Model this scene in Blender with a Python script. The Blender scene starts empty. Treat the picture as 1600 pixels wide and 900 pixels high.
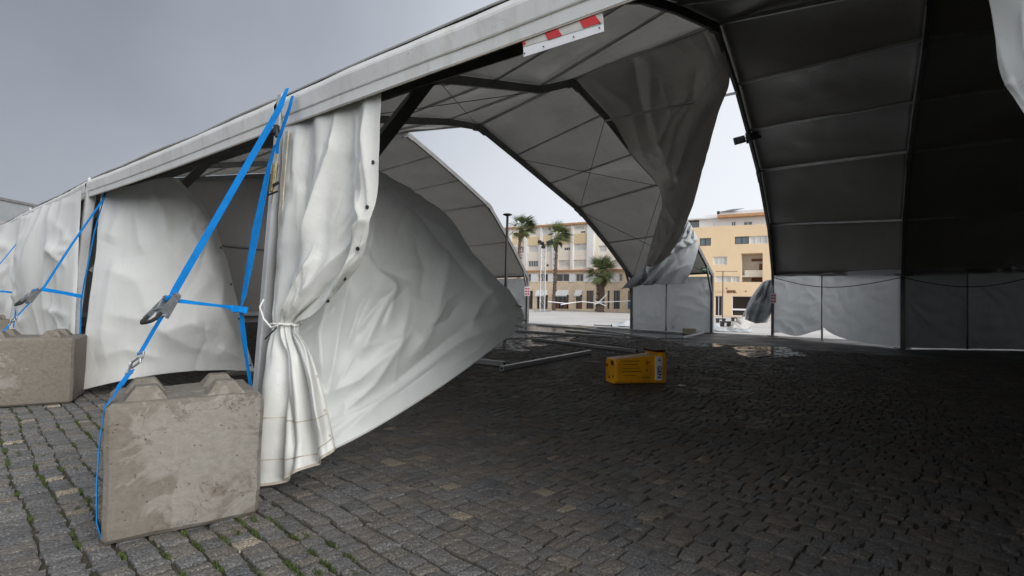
import bpy, bmesh, math, random
import numpy as np
from mathutils import Vector, Matrix
random.seed(7); RNG = np.random.default_rng(7)
sc = bpy.context.scene; C = sc.collection
PI = math.pi
# ------------------------------------------------------------------ camera
F = 800.0; HC = 1.45; ROLL = math.radians(1.2); PIT = math.atan(22/800)
def ray(x, y):
    dx = (x-800)/F; dy = -(y-450)/F
    c, s = math.cos(ROLL), math.sin(ROLL)
    X = dx*c-dy*s; Z = dx*s+dy*c
    cp, sp = math.cos(PIT), math.sin(PIT)
    return np.array([X, cp-Z*sp, sp+Z*cp])
def V(x, y, Y):                      # photo point at depth Y -> world
    r = ray(x, y); return np.array([0, 0, HC])+r*(Y/r[1])
def G(x, y, z=0.0):                  # photo point on the plane of height z
    r = ray(x, y); return np.array([0, 0, HC])+r*((z-HC)/r[2])
def to_px(P):                        # world points (n,3) -> photo px
    P = np.asarray(P, float)-np.array([0, 0, HC])
    c, s = math.cos(ROLL), math.sin(ROLL); cp, sp = math.cos(PIT), math.sin(PIT)
    R = np.array([c, -s*sp, s*cp]); U = np.array([-s, -c*sp, c*cp]); W = np.array([0, cp, sp])
    d = P@W
    return 800+F*(P@R)/d, 450-F*(P@U)/d
cam = bpy.data.cameras.new('camera'); co = bpy.data.objects.new('camera', cam); C.objects.link(co)
c_, s_, cp_, sp_ = math.cos(ROLL), math.sin(ROLL), math.cos(PIT), math.sin(PIT)
Rv = Vector((c_, -s_*sp_, s_*cp_)); Uv = Vector((-s_, -c_*sp_, c_*cp_)); Bv = -Vector((0, cp_, sp_))
co.matrix_world = Matrix(((Rv.x, Uv.x, Bv.x, 0), (Rv.y, Uv.y, Bv.y, 0), (Rv.z, Uv.z, Bv.z, HC), (0, 0, 0, 1)))
cam.sensor_width = 36; cam.lens = 18; cam.clip_start = .05; cam.clip_end = 3000
sc.camera = co
sc.view_settings.view_transform = 'Standard'; sc.view_settings.look = 'None'
sc.view_settings.exposure = 0.28; sc.view_settings.gamma = 1
try: sc.view_settings.use_curve_mapping = False
except Exception: pass
sc.cycles.use_denoising = True
sc.cycles.max_bounces = 8; sc.cycles.diffuse_bounces = 5; sc.cycles.glossy_bounces = 4
# ------------------------------------------------------------------ materials
def newmat(name):
    m = bpy.data.materials.new(name); m.use_nodes = True
    nt = m.node_tree; b = nt.nodes['Principled BSDF']; return m, nt, b
def N(nt, t, **kw):
    n = nt.nodes.new(t)
    for k, v in kw.items():
        if k in n.inputs: n.inputs[k].default_value = v
        else: setattr(n, k, v)
    return n
def noise(nt, scale, detail=5, rough=.55, vec=None, dim=None):
    n = N(nt, 'ShaderNodeTexNoise'); n.inputs['Scale'].default_value = scale
    n.inputs['Detail'].default_value = detail; n.inputs['Roughness'].default_value = rough
    if vec: nt.links.new(vec, n.inputs['Vector'])
    return n
def ramp(nt, fac, stops):
    r = N(nt, 'ShaderNodeValToRGB'); e = r.color_ramp.elements
    while len(e) < len(stops): e.new(.5)
    for i, (p, c) in enumerate(stops):
        e[i].position = p; e[i].color = (*c, 1) if len(c) == 3 else c
    nt.links.new(fac, r.inputs[0]); return r
def mix(nt, fac, a, b, mode='MIX'):
    m = N(nt, 'ShaderNodeMix'); m.data_type = 'RGBA'; m.blend_type = mode
    for s, v in ((0, fac), (6, a), (7, b)):
        if hasattr(v, 'is_linked') or hasattr(v, 'links'): nt.links.new(v, m.inputs[s])
        else: m.inputs[s].default_value = v if s == 0 else (*v, 1)
    return m.outputs[2]
def bump(nt, b, h, strength, dist):
    n = N(nt, 'ShaderNodeBump'); n.inputs['Strength'].default_value = strength; n.inputs['Distance'].default_value = dist
    nt.links.new(h, n.inputs['Height']); nt.links.new(n.outputs[0], b.inputs['Normal']); return n
def objco(nt):
    return N(nt, 'ShaderNodeTexCoord').outputs['Object']
def simple(name, col, rough=.6, metal=0, var=.15, scale=6, bmp=.0, bs=60, dirt=None, dirtamt=.5):
    m, nt, b = newmat(name); v = objco(nt)
    n = noise(nt, scale, 6, .6, v)
    lo = tuple(c*(1-var) for c in col); hi = tuple(min(1, c*(1+var)) for c in col)
    r = ramp(nt, n.outputs[0], [(.3, lo), (.7, hi)]); out = r.outputs[0]
    if dirt:
        n2 = noise(nt, scale*.5, 8, .7, v); r2 = ramp(nt, n2.outputs[0], [(.48, (0, 0, 0)), (.68, (dirtamt,)*3)])
        out = mix(nt, r2.outputs[0], out, dirt)
    nt.links.new(out, b.inputs['Base Color'])
    b.inputs['Roughness'].default_value = rough; b.inputs['Metallic'].default_value = metal
    if bmp:
        n3 = noise(nt, bs, 4, .6, v); bump(nt, b, n3.outputs[0], bmp, .01)
    return m
def fabric(name, col, transl=.12, rough=.42, dirt=.25, bmpd=.02, bscale=3.0, spec=.5):
    m, nt, b = newmat(name); v = objco(nt)
    n = noise(nt, 1.3, 7, .6, v)
    st = N(nt, 'ShaderNodeMapping'); st.inputs['Scale'].default_value = (3, 3, .5); nt.links.new(v, st.inputs[0])
    n2 = noise(nt, 2.2, 8, .7, st.outputs[0])
    a = ramp(nt, n.outputs[0], [(.3, tuple(c*.93 for c in col)), (.7, col)])
    d = ramp(nt, n2.outputs[0], [(.5, (0, 0, 0)), (.75, (dirt,)*3)])
    c = mix(nt, d.outputs[0], a.outputs[0], (col[0]*.62, col[1]*.6, col[2]*.54))
    n5 = noise(nt, 38, 3, .5, v); d5 = ramp(nt, n5.outputs[0], [(.70, (0, 0, 0)), (.76, (dirt*1.2,)*3)])
    c = mix(nt, d5.outputs[0], c, (col[0]*.4, col[1]*.38, col[2]*.33))
    nt.links.new(c, b.inputs['Base Color']); b.inputs['Roughness'].default_value = rough
    b.inputs['Specular IOR Level'].default_value = spec
    w = noise(nt, bscale, 4, .55, v); w.inputs['Distortion'].default_value = 1.2
    bn = bump(nt, b, w.outputs[0], .5, bmpd)
    if transl > 0:
        t = N(nt, 'ShaderNodeBsdfTranslucent'); nt.links.new(c, t.inputs[0]); nt.links.new(bn.outputs[0], t.inputs['Normal'])
        mx = N(nt, 'ShaderNodeMixShader'); mx.inputs[0].default_value = transl
        nt.links.new(b.outputs[0], mx.inputs[1]); nt.links.new(t.outputs[0], mx.inputs[2])
        nt.links.new(mx.outputs[0], nt.nodes['Material Output'].inputs[0])
    return m
M = {}
M['curtain'] = fabric('curtain_fabric', (.68, .69, .665), .08, .42, .35, .012, 5)
M['sheet'] = fabric('sheet_fabric', (.86, .89, .88), .24, .40, .2, .012, 3.0)
M['sheet2'] = fabric('side_sheet_fabric', (.80, .81, .79), .14, .42, .25, .010, 2.6)
M['wall'] = fabric('wall_fabric', (.60, .63, .65), .27, .45, .25, .03, 1.6)
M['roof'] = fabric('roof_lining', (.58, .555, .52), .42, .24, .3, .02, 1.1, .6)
M['lining_shaded'] = fabric('shaded_lining', (.30, .29, .27), .006, .36, .3, .02, 1.1, .6)  # roof lining darkened and near-opaque: painted shade for right bays and gable ends
M['roof_out'] = fabric('roof_outer_skin', (.66, .67, .66), .45, .45, .5, .01, 3)
M['torn'] = fabric('torn_fabric', (.56, .545, .515), .24, .36, .3, .02, 1.5)
M['wall_shaded'] = fabric('heavy_wall_fabric', (.33, .345, .35), .09, .5, .25, .03, 1.6)  # darker copy of the wall fabric; shade of the rightmost walls painted in
M['valance'] = fabric('valance_fabric', (.66, .67, .66), .02, .45, .55, .008, 6)
M['keder'] = simple('keder_strip', (.52, .48, .40), .7, 0, .3, 20, .4, 80, (.16, .13, .09), .7)
M['alu'] = simple('aluminium', (.50, .51, .52), .42, .45, .2, 5, .05, 30, (.12, .11, .1), .4)
M['alu_dark'] = simple('weathered_aluminium', (.20, .20, .20), .5, .6, .25, 4, .05, 30, (.05, .045, .04), .4)
M['steel'] = simple('galvanised_steel', (.36, .37, .39), .35, .9, .25, 20, .1, 60)
M['black'] = simple('black_metal', (.02, .02, .022), .45, .2, .2)
M['rubber'] = simple('black_rubber', (.015, .015, .015), .8)
M['brass'] = simple('yellow_passivated_steel', (.33, .27, .13), .45, .7, .3, 30)
def strapmat(name, col):
    m, nt, b = newmat(name); v = objco(nt)
    n = noise(nt, 12, 4, .6, v); r = ramp(nt, n.outputs[0], [(.3, tuple(c*.75 for c in col)), (.7, col)])
    nt.links.new(r.outputs[0], b.inputs['Base Color']); b.inputs['Roughness'].default_value = .8; b.inputs['Specular IOR Level'].default_value = .2
    w = N(nt, 'ShaderNodeTexWave'); w.inputs['Scale'].default_value = 120; nt.links.new(v, w.inputs[0]); w.bands_direction = 'Z'
    bump(nt, b, w.outputs[1], .3, .002); return m
M['strap'] = strapmat('blue_webbing', (.0, .21, .62))
M['cord'] = simple('white_cord', (.7, .7, .68), .7)
def concrete(name):
    m, nt, b = newmat(name); v = objco(nt)
    big = noise(nt, 4.2, 12, .68, v); big.inputs['Distortion'].default_value = 1.0
    g = N(nt, 'ShaderNodeSeparateXYZ'); nt.links.new(v, g.inputs[0])
    # dry light patch with its own shape in the middle of the face, damp brown round it
    add = N(nt, 'ShaderNodeMath', operation='MULTIPLY_ADD'); nt.links.new(big.outputs[0], add.inputs[0]); add.inputs[1].default_value = 1.5
    sub = N(nt, 'ShaderNodeVectorMath', operation='DISTANCE'); nt.links.new(v, sub.inputs[0]); sub.inputs[1].default_value = (.52, 0.0, .47)
    inv = N(nt, 'ShaderNodeMath', operation='MULTIPLY'); nt.links.new(sub.outputs['Value'], inv.inputs[0]); inv.inputs[1].default_value = -.95
    nt.links.new(inv.outputs[0], add.inputs[2])
    patch = ramp(nt, add.outputs[0], [(.36, (0, 0, 0)), (.40, (.6,)*3), (.50, (1, 1, 1))])
    fine = noise(nt, 24, 8, .7, v)
    damp = ramp(nt, fine.outputs[0], [(.3, (.135, .119, .098)), (.7, (.195, .175, .148))])
    dry = ramp(nt, fine.outputs[0], [(.3, (.20, .185, .162)), (.7, (.275, .258, .232))])
    c = mix(nt, patch.outputs[0], damp.outputs[0], dry.outputs[0])
    sp = noise(nt, 9, 10, .8, v); sp.inputs['Distortion'].default_value = 2.2
    spm = ramp(nt, sp.outputs[0], [(.60, (0, 0, 0)), (.66, (.75,)*3)])
    c = mix(nt, spm.outputs[0], c, (.095, .075, .055))
    cr = N(nt, 'ShaderNodeTexVoronoi'); cr.feature = 'DISTANCE_TO_EDGE'; cr.inputs['Scale'].default_value = 3.4
    wv = noise(nt, 6, 6, .7, v); wm = mix(nt, .25, v, wv.outputs[1]); nt.links.new(wm, cr.inputs[0])
    crm = ramp(nt, cr.outputs[0], [(.0, (.8,)*3), (.018, (0, 0, 0))])
    gate = ramp(nt, noise(nt, 3.3, 3, .5, v).outputs[0], [(.50, (0, 0, 0)), (.56, (1, 1, 1))])
    crk = mix(nt, 1.0, crm.outputs[0], gate.outputs[0], 'MULTIPLY')
    c = mix(nt, crk, c, (.08, .06, .045))
    pit = N(nt, 'ShaderNodeTexVoronoi'); pit.inputs['Scale'].default_value = 46; nt.links.new(v, pit.inputs[0])
    pit.inputs['Scale'].default_value = 22; pm = ramp(nt, pit.outputs[0], [(.0, (1, 1, 1)), (.07, (.8,)*3), (.11, (0, 0, 0))])
    c = mix(nt, pm.outputs[0], c, (.075, .062, .05))
    nt.links.new(c, b.inputs['Base Color']); b.inputs['Roughness'].default_value = .82
    h = mix(nt, .5, fine.outputs[0], big.outputs[0]); h = mix(nt, pm.outputs[0], h, (0, 0, 0))
    bump(nt, b, h, .8, .018); return m
M['concrete'] = concrete('damp_concrete')
def basalt(name):
    m, nt, b = newmat(name); v = objco(nt)
    gi = N(nt, 'ShaderNodeNewGeometry'); rnd = gi.outputs['Random Per Island']
    c = ramp(nt, rnd, [(0, (.090, .094, .097)), (.3, (.118, .121, .123)), (.55, (.145, .146, .145)), (.75, (.120, .114, .105)), (.88, (.150, .140, .126)), (.972, (.140, .125, .108)), (.98, (.25, .215, .165)), (1, (.30, .26, .21))])
    gr = noise(nt, 85, 3, .7, v); grr = ramp(nt, gr.outputs[0], [(.34, (.35,)*3), (.50, (.95,)*3), (.60, (1.35,)*3), (.70, (2.6,)*3)])
    c1 = mix(nt, 1.0, c.outputs[0], grr.outputs[0], 'MULTIPLY')
    dn = noise(nt, 2.1, 7, .65, v); dm = ramp(nt, dn.outputs[0], [(.40, (.08,)*3), (.60, (.62,)*3)])
    # brown sand trodden over the paving under the tent
    sx = N(nt, 'ShaderNodeSeparateXYZ'); nt.links.new(v, sx.inputs[0])
    a = N(nt, 'ShaderNodeMath', operation='MULTIPLY'); nt.links.new(sx.outputs[0], a.inputs[0]); a.inputs[1].default_value = .62
    a2 = N(nt, 'ShaderNodeMath', operation='MULTIPLY_ADD'); nt.links.new(sx.outputs[1], a2.inputs[0]); a2.inputs[1].default_value = .78; nt.links.new(a.outputs[0], a2.inputs[2])
    mr = N(nt, 'ShaderNodeMapRange'); nt.links.new(a2.outputs[0], mr.inputs[0]); mr.inputs[1].default_value = 1.2; mr.inputs[2].default_value = 4.5
    mr.inputs[3].default_value = .25; mr.inputs[4].default_value = 1
    dd = mix(nt, 1.0, dm.outputs[0], mr.outputs[0], 'MULTIPLY')
    c2 = mix(nt, dd, c1, (.150, .120, .088))
    mm = N(nt, 'ShaderNodeMapRange'); nt.links.new(a2.outputs[0], mm.inputs[0]); mm.inputs[1].default_value = 1.5; mm.inputs[2].default_value = 6; mm.inputs[3].default_value = 1.4; mm.inputs[4].default_value = .88  # paving colour dimmed under the tent and raised outside: shade painted in
    c2 = mix(nt, 1.0, c2, mm.outputs[0], 'MULTIPLY')
    nt.links.new(c2, b.inputs['Base Color'])
    rr = ramp(nt, noise(nt, 1.3, 5, .6, v).outputs[0], [(.35, (.55,)*3), (.65, (.85,)*3)]); nt.links.new(rr.outputs[0], b.inputs['Roughness'])
    b.inputs['Specular IOR Level'].default_value = .22
    h = noise(nt, 34, 8, .8, v); bump(nt, b, h.outputs[0], .95, .022); return m
M['basalt'] = basalt('basalt_cobbles')
def soil(name):
    m, nt, b = newmat(name); v = objco(nt)
    n = noise(nt, 60, 6, .7, v); c = ramp(nt, n.outputs[0], [(.3, (.035, .029, .022)), (.7, (.105, .086, .063))])
    sx = N(nt, 'ShaderNodeSeparateXYZ'); nt.links.new(v, sx.inputs[0])
    a = N(nt, 'ShaderNodeMath', operation='MULTIPLY'); nt.links.new(sx.outputs[0], a.inputs[0]); a.inputs[1].default_value = .62
    a2 = N(nt, 'ShaderNodeMath', operation='MULTIPLY_ADD'); nt.links.new(sx.outputs[1], a2.inputs[0]); a2.inputs[1].default_value = .78; nt.links.new(a.outputs[0], a2.inputs[2])
    mr = N(nt, 'ShaderNodeMapRange'); nt.links.new(a2.outputs[0], mr.inputs[0]); mr.inputs[1].default_value = 1.6; mr.inputs[2].default_value = 2.8; mr.inputs[3].default_value = 1; mr.inputs[4].default_value = 0
    g = noise(nt, 5, 6, .7, v); gm = ramp(nt, g.outputs[0], [(.46, (0, 0, 0)), (.56, (.9,)*3)])
    gg = mix(nt, 1.0, gm.outputs[0], mr.outputs[0], 'MULTIPLY')
    g2 = ramp(nt, n.outputs[0], [(.3, (.02, .032, .009)), (.7, (.062, .088, .022))])
    c2 = mix(nt, gg, c.outputs[0], g2.outputs[0]); nt.links.new(c2, b.inputs['Base Color']); b.inputs['Roughness'].default_value = .95
    bump(nt, b, n.outputs[0], .9, .02); return m
M['soil'] = soil('joint_soil')
M['moss'] = simple('moss', (.06, .085, .022), .9, 0, .4, 30)
def farcob(name):
    m, nt, b = newmat(name); v = objco(nt)
    mp = N(nt, 'ShaderNodeMapping'); mp.inputs['Rotation'].default_value = (0, 0, math.radians(42)); nt.links.new(v, mp.inputs[0])
    br = N(nt, 'ShaderNodeTexBrick'); nt.links.new(mp.outputs[0], br.inputs[0]); br.inputs['Scale'].default_value = 6.2
    br.inputs['Color1'].default_value = (.045, .047, .05, 1); br.inputs['Color2'].default_value = (.085, .08, .074, 1); br.inputs['Mortar'].default_value = (.02, .018, .015, 1)
    br.inputs['Mortar Size'].default_value = .06; br.inputs['Brick Width'].default_value = .8; br.inputs['Row Height'].default_value = 1
    n = noise(nt, .8, 6, .6, v); r = ramp(nt, n.outputs[0], [(.35, (.45,)*3), (.65, (.8,)*3)])
    nt.links.new(br.outputs[0], b.inputs['Base Color']); nt.links.new(r.outputs[0], b.inputs['Roughness'])
    bump(nt, b, br.outputs[1], -.5, .02); return m
M['farcob'] = farcob('far_cobbles')
def pavemat(name):
    m, nt, b = newmat(name); v = objco(nt)
    vo = N(nt, 'ShaderNodeTexVoronoi'); vo.inputs['Scale'].default_value = 9; nt.links.new(v, vo.inputs[0])
    n = noise(nt, .15, 6, .6, v)
    r = ramp(nt, n.outputs[0], [(.35, (.42, .405, .39)), (.65, (.56, .545, .52))])
    r2 = ramp(nt, vo.outputs[1], [(0, (.85,)*3), (1, (1.1,)*3)])
    nt.links.new(mix(nt, 1., r.outputs[0], r2.outputs[0], 'MULTIPLY'), b.inputs['Base Color']); b.inputs['Roughness'].default_value = .6; return m
M['pave'] = pavemat('limestone_paving')
def water(name):
    m, nt, b = newmat(name); v = objco(nt)
    b.inputs['Base Color'].default_value = (.012, .011, .01, 1); b.inputs['Roughness'].default_value = .16
    b.inputs['IOR'].default_value = 1.33
    n = noise(nt, 9, 4, .5, v); bump(nt, b, n.outputs[0], .12, .01); return m
M['water'] = water('rain_puddle')
M['bin'] = simple('orange_plastic', (.92, .42, .012), .38, 0, .12, 5, .05, 30, (.25, .09, .01), .5)
M['bin_top'] = simple('pale_orange_plastic', (.72, .44, .17), .45, 0, .25, 7, 0, 30, (.62, .25, .01), .8)  # paler orange for the upward-facing side
M['maroon'] = simple('dark_red_plastic', (.07, .01, .012), .5)
M['dirt'] = simple('grime', (.06, .028, .008), .8)
M['white'] = simple('white_board', (.78, .79, .82), .45, 0, .05)
M['cream_board'] = simple('cream_reflective', (.55, .54, .50), .4, 0, .12, 8)
M['red'] = simple('red_reflective', (.55, .018, .022), .35, 0, .15, 9)
M['ink'] = simple('dark_blue_ink', (.01, .035, .07), .6)
M['green'] = simple('green_sign', (.01, .09, .05), .5)
M['cream'] = simple('cream_render', (.80, .75, .66), .85, 0, .05, .4, .1, 8)
M['cream2'] = simple('yellow_render', (.66, .53, .33), .85, 0, .07, .4)
M['stone'] = simple('sandstone_cladding', (.68, .55, .40), .85, 0, .12, .9)
M['orange'] = simple('orange_render', (.74, .56, .36), .85, 0, .05, .35, .1, 8)
M['whitewall'] = simple('white_render', (.72, .72, .72), .8, 0, .05, .5)
M['tile'] = simple('terracotta_edge', (.45, .24, .12), .8, 0, .15, 2)
M['shutter'] = simple('roller_shutter', (.66, .66, .63), .6, 0, .06, 2)
def glass(name, col):
    m, nt, b = newmat(name); b.inputs['Base Color'].default_value = (*col, 1); b.inputs['Roughness'].default_value = .08; b.inputs['Specular IOR Level'].default_value = .8; return m
M['glass'] = glass('window_glass', (.10, .13, .15)); M['shopglass'] = glass('shop_glass', (.03, .022, .018))
M['brownwood'] = simple('brown_door', (.16, .06, .03), .5)
M['greywall'] = simple('grey_cladding', (.22, .235, .25), .7, 0, .1, 1)
M['trunk'] = simple('palm_bark', (.13, .095, .075), .95, 0, .45, 5, .6, 14)
M['leaf'] = simple('palm_leaf', (.12, .155, .06), .55, 0, .35, 1.5)
M['deadleaf'] = simple('dry_palm_leaf', (.17, .15, .06), .8, 0, .3, 2)
M['blue'] = simple('blue_panel', (.02, .09, .28), .5)
M['wood'] = simple('pale_wood', (.5, .44, .33), .8, 0, .15, 4)
M['lens'] = glass('lamp_lens', (.12, .13, .14))
M['pink'] = simple('faded_red_print', (.5, .10, .12), .5)
# ------------------------------------------------------------------ mesh helpers
class MB:
    def __init__(s): s.v = []; s.f = []
    def add(s, v, f):
        o = len(s.v); s.v += [tuple(map(float, p)) for p in v]; s.f += [tuple(i+o for i in q) for q in f]; return s
    def hexa(s, p):   # 8 points: bottom 4, top 4
        return s.add(p, [(3, 2, 1, 0), (4, 5, 6, 7), (0, 1, 5, 4), (1, 2, 6, 5), (2, 3, 7, 6), (3, 0, 4, 7)])
    def box(s, x0, x1, y0, y1, z0, z1):
        return s.hexa([(x0, y0, z0), (x1, y0, z0), (x1, y1, z0), (x0, y1, z0), (x0, y0, z1), (x1, y0, z1), (x1, y1, z1), (x0, y1, z1)])
    def beam(s, a, b, w, h, up=(0, 0, 1)):
        a = Vector(a); b = Vector(b); d = (b-a).normalized(); up = Vector(up)
        if abs(d.dot(up)) > .98: up = Vector((1, 0, 0))
        x = d.cross(up).normalized()*w/2; y = x.cross(d).normalized()*h/2
        return s.hexa([a-x-y, a+x-y, b+x-y, b-x-y, a-x+y, a+x+y, b+x+y, b-x+y])
    def tube(s, pts, r, n=8, caps=True):
        pts = [Vector(p) for p in pts]; rs = r if hasattr(r, '__len__') else [r]*len(pts)
        vs = []; fs = []; prev = None
        for i, p in enumerate(pts):
            d = (pts[min(i+1, len(pts)-1)]-pts[max(i-1, 0)]).normalized()
            if prev is None:
                prev = d.cross(Vector((0, 0, 1)) if abs(d.z) < .9 else Vector((1, 0, 0))).normalized()
            x = (prev-d*prev.dot(d)).normalized(); prev = x; y = d.cross(x)
            for k in range(n):
                a = 2*PI*k/n; vs.append(p+x*math.cos(a)*rs[i]+y*math.sin(a)*rs[i])
        for i in range(len(pts)-1):
            for k in range(n): fs.append((i*n+k, i*n+(k+1) % n, (i+1)*n+(k+1) % n, (i+1)*n+k))
        if caps: fs.append(tuple(range(n))[::-1]); fs.append(tuple((len(pts)-1)*n+k for k in range(n)))
        return s.add(vs, fs)
    def ribbon(s, pts, w, side, th=.003):
        pts = [Vector(p) for p in pts]; n = len(pts); ws = w if hasattr(w, '__len__') else [w]*n
        sd = side if isinstance(side, list) else [side]*n
        vs = []
        for i, p in enumerate(pts):
            d = (pts[min(i+1, n-1)]-pts[max(i-1, 0)]).normalized(); x = Vector(sd[i]); x = (x-d*x.dot(d)).normalized(); y = x.cross(d)
            for a, b in ((-1, -1), (1, -1), (1, 1), (-1, 1)): vs.append(p+x*a*ws[i]/2+y*b*th/2)
        fs = [(0, 1, 2, 3), tuple(4*(n-1)+k for k in (3, 2, 1, 0))]
        for i in range(n-1):
            for k in range(4): fs.append((4*i+k, 4*i+4+k, 4*i+4+(k+1) % 4, 4*i+(k+1) % 4))
        return s.add(vs, fs)
    def build(s, name, mat, parent=None, smooth=False, bevel=0, seg=2, loc=None):
        me = bpy.data.meshes.new(name)
        v = s.v
        if loc is not None: v = [(p[0]-loc[0], p[1]-loc[1], p[2]-loc[2]) for p in v]
        me.from_pydata(v, [], s.f)
        bm = bmesh.new(); bm.from_mesh(me); bmesh.ops.recalc_face_normals(bm, faces=bm.faces); bm.to_mesh(me); bm.free()
        me.materials.append(mat); o = bpy.data.objects.new(name, me); C.objects.link(o)
        if loc is not None: o.location = Vector(loc)
        if parent is not None: o.parent = parent
        if smooth:
            for p in me.polygons: p.use_smooth = True
        if bevel:
            b = o.modifiers.new('bevel', 'BEVEL'); b.width = bevel; b.segments = seg; b.limit_method = 'ANGLE'
        return o
def tag(o, label=None, cat=None, group=None, kind=None):
    if label: o['label'] = label
    if cat: o['category'] = cat
    if group: o['group'] = group
    if kind: o['kind'] = kind
    return o
def empty(name, loc=(0, 0, 0), rz=0, **kw):
    o = bpy.data.objects.new(name, None); C.objects.link(o); o.location = Vector(loc); o.rotation_euler = (0, 0, rz)
    o.empty_display_size = .2
    return tag(o, **kw)
def settle(root):      # children were built in world coordinates: re-base them on the thing's empty
    bpy.context.view_layer.update()
    inv = root.matrix_world.inverted()
    for ch in list(root.children): ch.matrix_parent_inverse = inv
# smooth pseudo noise
class SN:
    def __init__(s, seed, n=10):
        r = np.random.default_rng(seed); s.k = r.normal(size=(n, 3)); s.k *= (.5+r.random((n, 1))*1.4)/np.linalg.norm(s.k, axis=1)[:, None]*2.2
        s.p = r.random(n)*2*PI; s.n = n
    def __call__(s, P, sc=1.):
        return np.sin((P*sc)@s.k.T+s.p).sum(-1)/math.sqrt(s.n/2)
def catmull(ctrl, t):
    n = len(ctrl); x = t*(n-1); i = np.clip(np.floor(x).astype(int), 0, n-2); f = (x-i)[:, None]
    P = np.vstack([2*ctrl[0]-ctrl[1], ctrl, 2*ctrl[-1]-ctrl[-2]])
    a, b, c, d = P[i], P[i+1], P[i+2], P[i+3]
    return .5*((2*b)+(c-a)*f+(2*a-5*b+4*c-d)*f**2+(-a+3*b-3*c+d)*f**3)
def surf(rows, nu, nv):     # rows of (px,py,Y) controls -> world grid (nv,nu,3)
    u = np.linspace(0, 1, nu); v = np.linspace(0, 1, nv)
    R = np.array([catmull(np.array([V(*p) for p in r]), u) for r in rows])       # rows,nu,3
    return np.stack([catmull(R[:, j], v) for j in range(nu)], 1)
def normals(Pg):
    du = np.gradient(Pg, axis=1); dv = np.gradient(Pg, axis=0); n = np.cross(du, dv); n /= np.linalg.norm(n, axis=2)[..., None]+1e-9
    s = np.sign((n*(Pg-np.array([0, 0, HC]))).sum()); return -s*n      # towards the camera side
def foldfield(Pg, folds):
    X, Y = to_px(Pg.reshape(-1, 3)); X = X.reshape(Pg.shape[:2]); Y = Y.reshape(Pg.shape[:2]); D = np.zeros_like(X)
    for pts, w, amp in folds:
        pts = np.array(pts, float); L = np.r_[0, np.cumsum(np.linalg.norm(np.diff(pts, axis=0), axis=1))]
        best = np.full(X.shape, 1e9); tt = np.zeros_like(X)
        for i in range(len(pts)-1):
            a, b = pts[i], pts[i+1]; d = b-a; l2 = (d*d).sum()
            t = np.clip(((X-a[0])*d[0]+(Y-a[1])*d[1])/l2, 0, 1); dd = np.hypot(X-a[0]-t*d[0], Y-a[1]-t*d[1])
            m = dd < best; best[m] = dd[m]; tt[m] = ((L[i]+t*math.sqrt(l2))/L[-1])[m]
        D += amp*np.exp(-np.sqrt((best/w)**2+.05)+.22)*np.clip(np.minimum(tt, 1-tt)*5+.15, 0, 1)
    return D
def grid_obj(name, Pg, mat, parent, thick=0, smooth=True):
    nv, nu = Pg.shape[:2]; me = bpy.data.meshes.new(name)
    idx = np.arange(nv*nu).reshape(nv, nu)
    f = np.stack([idx[:-1, :-1], idx[:-1, 1:], idx[1:, 1:], idx[1:, :-1]], -1).reshape(-1, 4)
    me.from_pydata(Pg.reshape(-1, 3).tolist(), [], f.tolist()); me.materials.append(mat)
    o = bpy.data.objects.new(name, me); C.objects.link(o)
    if smooth:
        for p in me.polygons: p.use_smooth = True
    if parent is not None: o.parent = parent
    if thick:
        s = o.modifiers.new('thickness', 'SOLIDIFY'); s.thickness = thick; s.offset = 0
    return o
def cloth(name, rows, mat, parent, nu=120, nv=140, folds=(), wr=.01, wsc=2.5, seed=1, extra=None, thick=.004, cre=None, pin=0):
    if cre:
        rg = np.random.default_rng(seed+777); P0_ = surf(rows, 12, 12); X, Y = to_px(P0_.reshape(-1, 3)); folds = list(folds)
        for _ in range(cre[0]):
            k = rg.integers(len(X)); an = math.radians(cre[1]+rg.normal()*cre[2]); ln = cre[4]*(.4+rg.random()); x, y = X[k], Y[k]; bx_, by_ = math.cos(an)*ln, math.sin(an)*ln; cv = rg.normal()*.15
            folds.append(([(x, y), (x+bx_*.5-by_*cv, y+by_*.5+bx_*cv), (x+bx_, y+by_)], cre[5]*(.5+rg.random()), cre[3]*(rg.random()+.3)*(1 if rg.random() < .65 else -1)))
    Pg = surf(rows, nu, nv); n = normals(Pg)
    D = foldfield(Pg, folds) if len(folds) else 0
    s1, s2 = SN(seed), SN(seed+50)
    A = s1(Pg, wsc); B = s2(Pg, wsc*2.3)
    W = wr*(1-np.abs(A))*.9+wr*.45*(1-np.abs(B))
    if extra is not None: W = W+extra(Pg)
    D = D+W
    if pin: D = D*np.clip(np.linspace(0, 1, nu)*pin, 0, 1)[None]
    Pg = Pg+n*D[..., None]
    return grid_obj(name, Pg, mat, parent, thick)
# ------------------------------------------------------------------ the setting
def sheet(name, poly, z, mat, kind='structure'):
    me = bpy.data.meshes.new(name); me.from_pydata([(x, y, z) for x, y in poly], [], [tuple(range(len(poly)))])
    me.materials.append(mat); o = bpy.data.objects.new(name, me); C.objects.link(o); o['kind'] = kind; return o
sheet('ground', [(-900, -600), (900, -600), (900, 1500), (-900, 1500)], -.024, M['soil'])
U_ = np.array([-.79, .61]); N_ = np.array([.61, .79])      # tent axis / across the tent
def fr(a, b): p = np.array([-1.95, 4.3])+U_*a+N_*b; return (p[0], p[1])
sheet('cobbled_square', [fr(-60, 17.5), fr(120, 17.5), fr(120, 27.2), fr(-60, 27.2)], -.019, M['farcob'])
sheet('pavement', [fr(-160, 27.2), fr(260, 27.2), fr(260, 200), fr(-160, 200)], -.012, M['pave'])
sheet('outer_square', [(-900, -600), (900, -600), (900, -3), (-900, -3)], -.018, M['farcob'])
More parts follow.
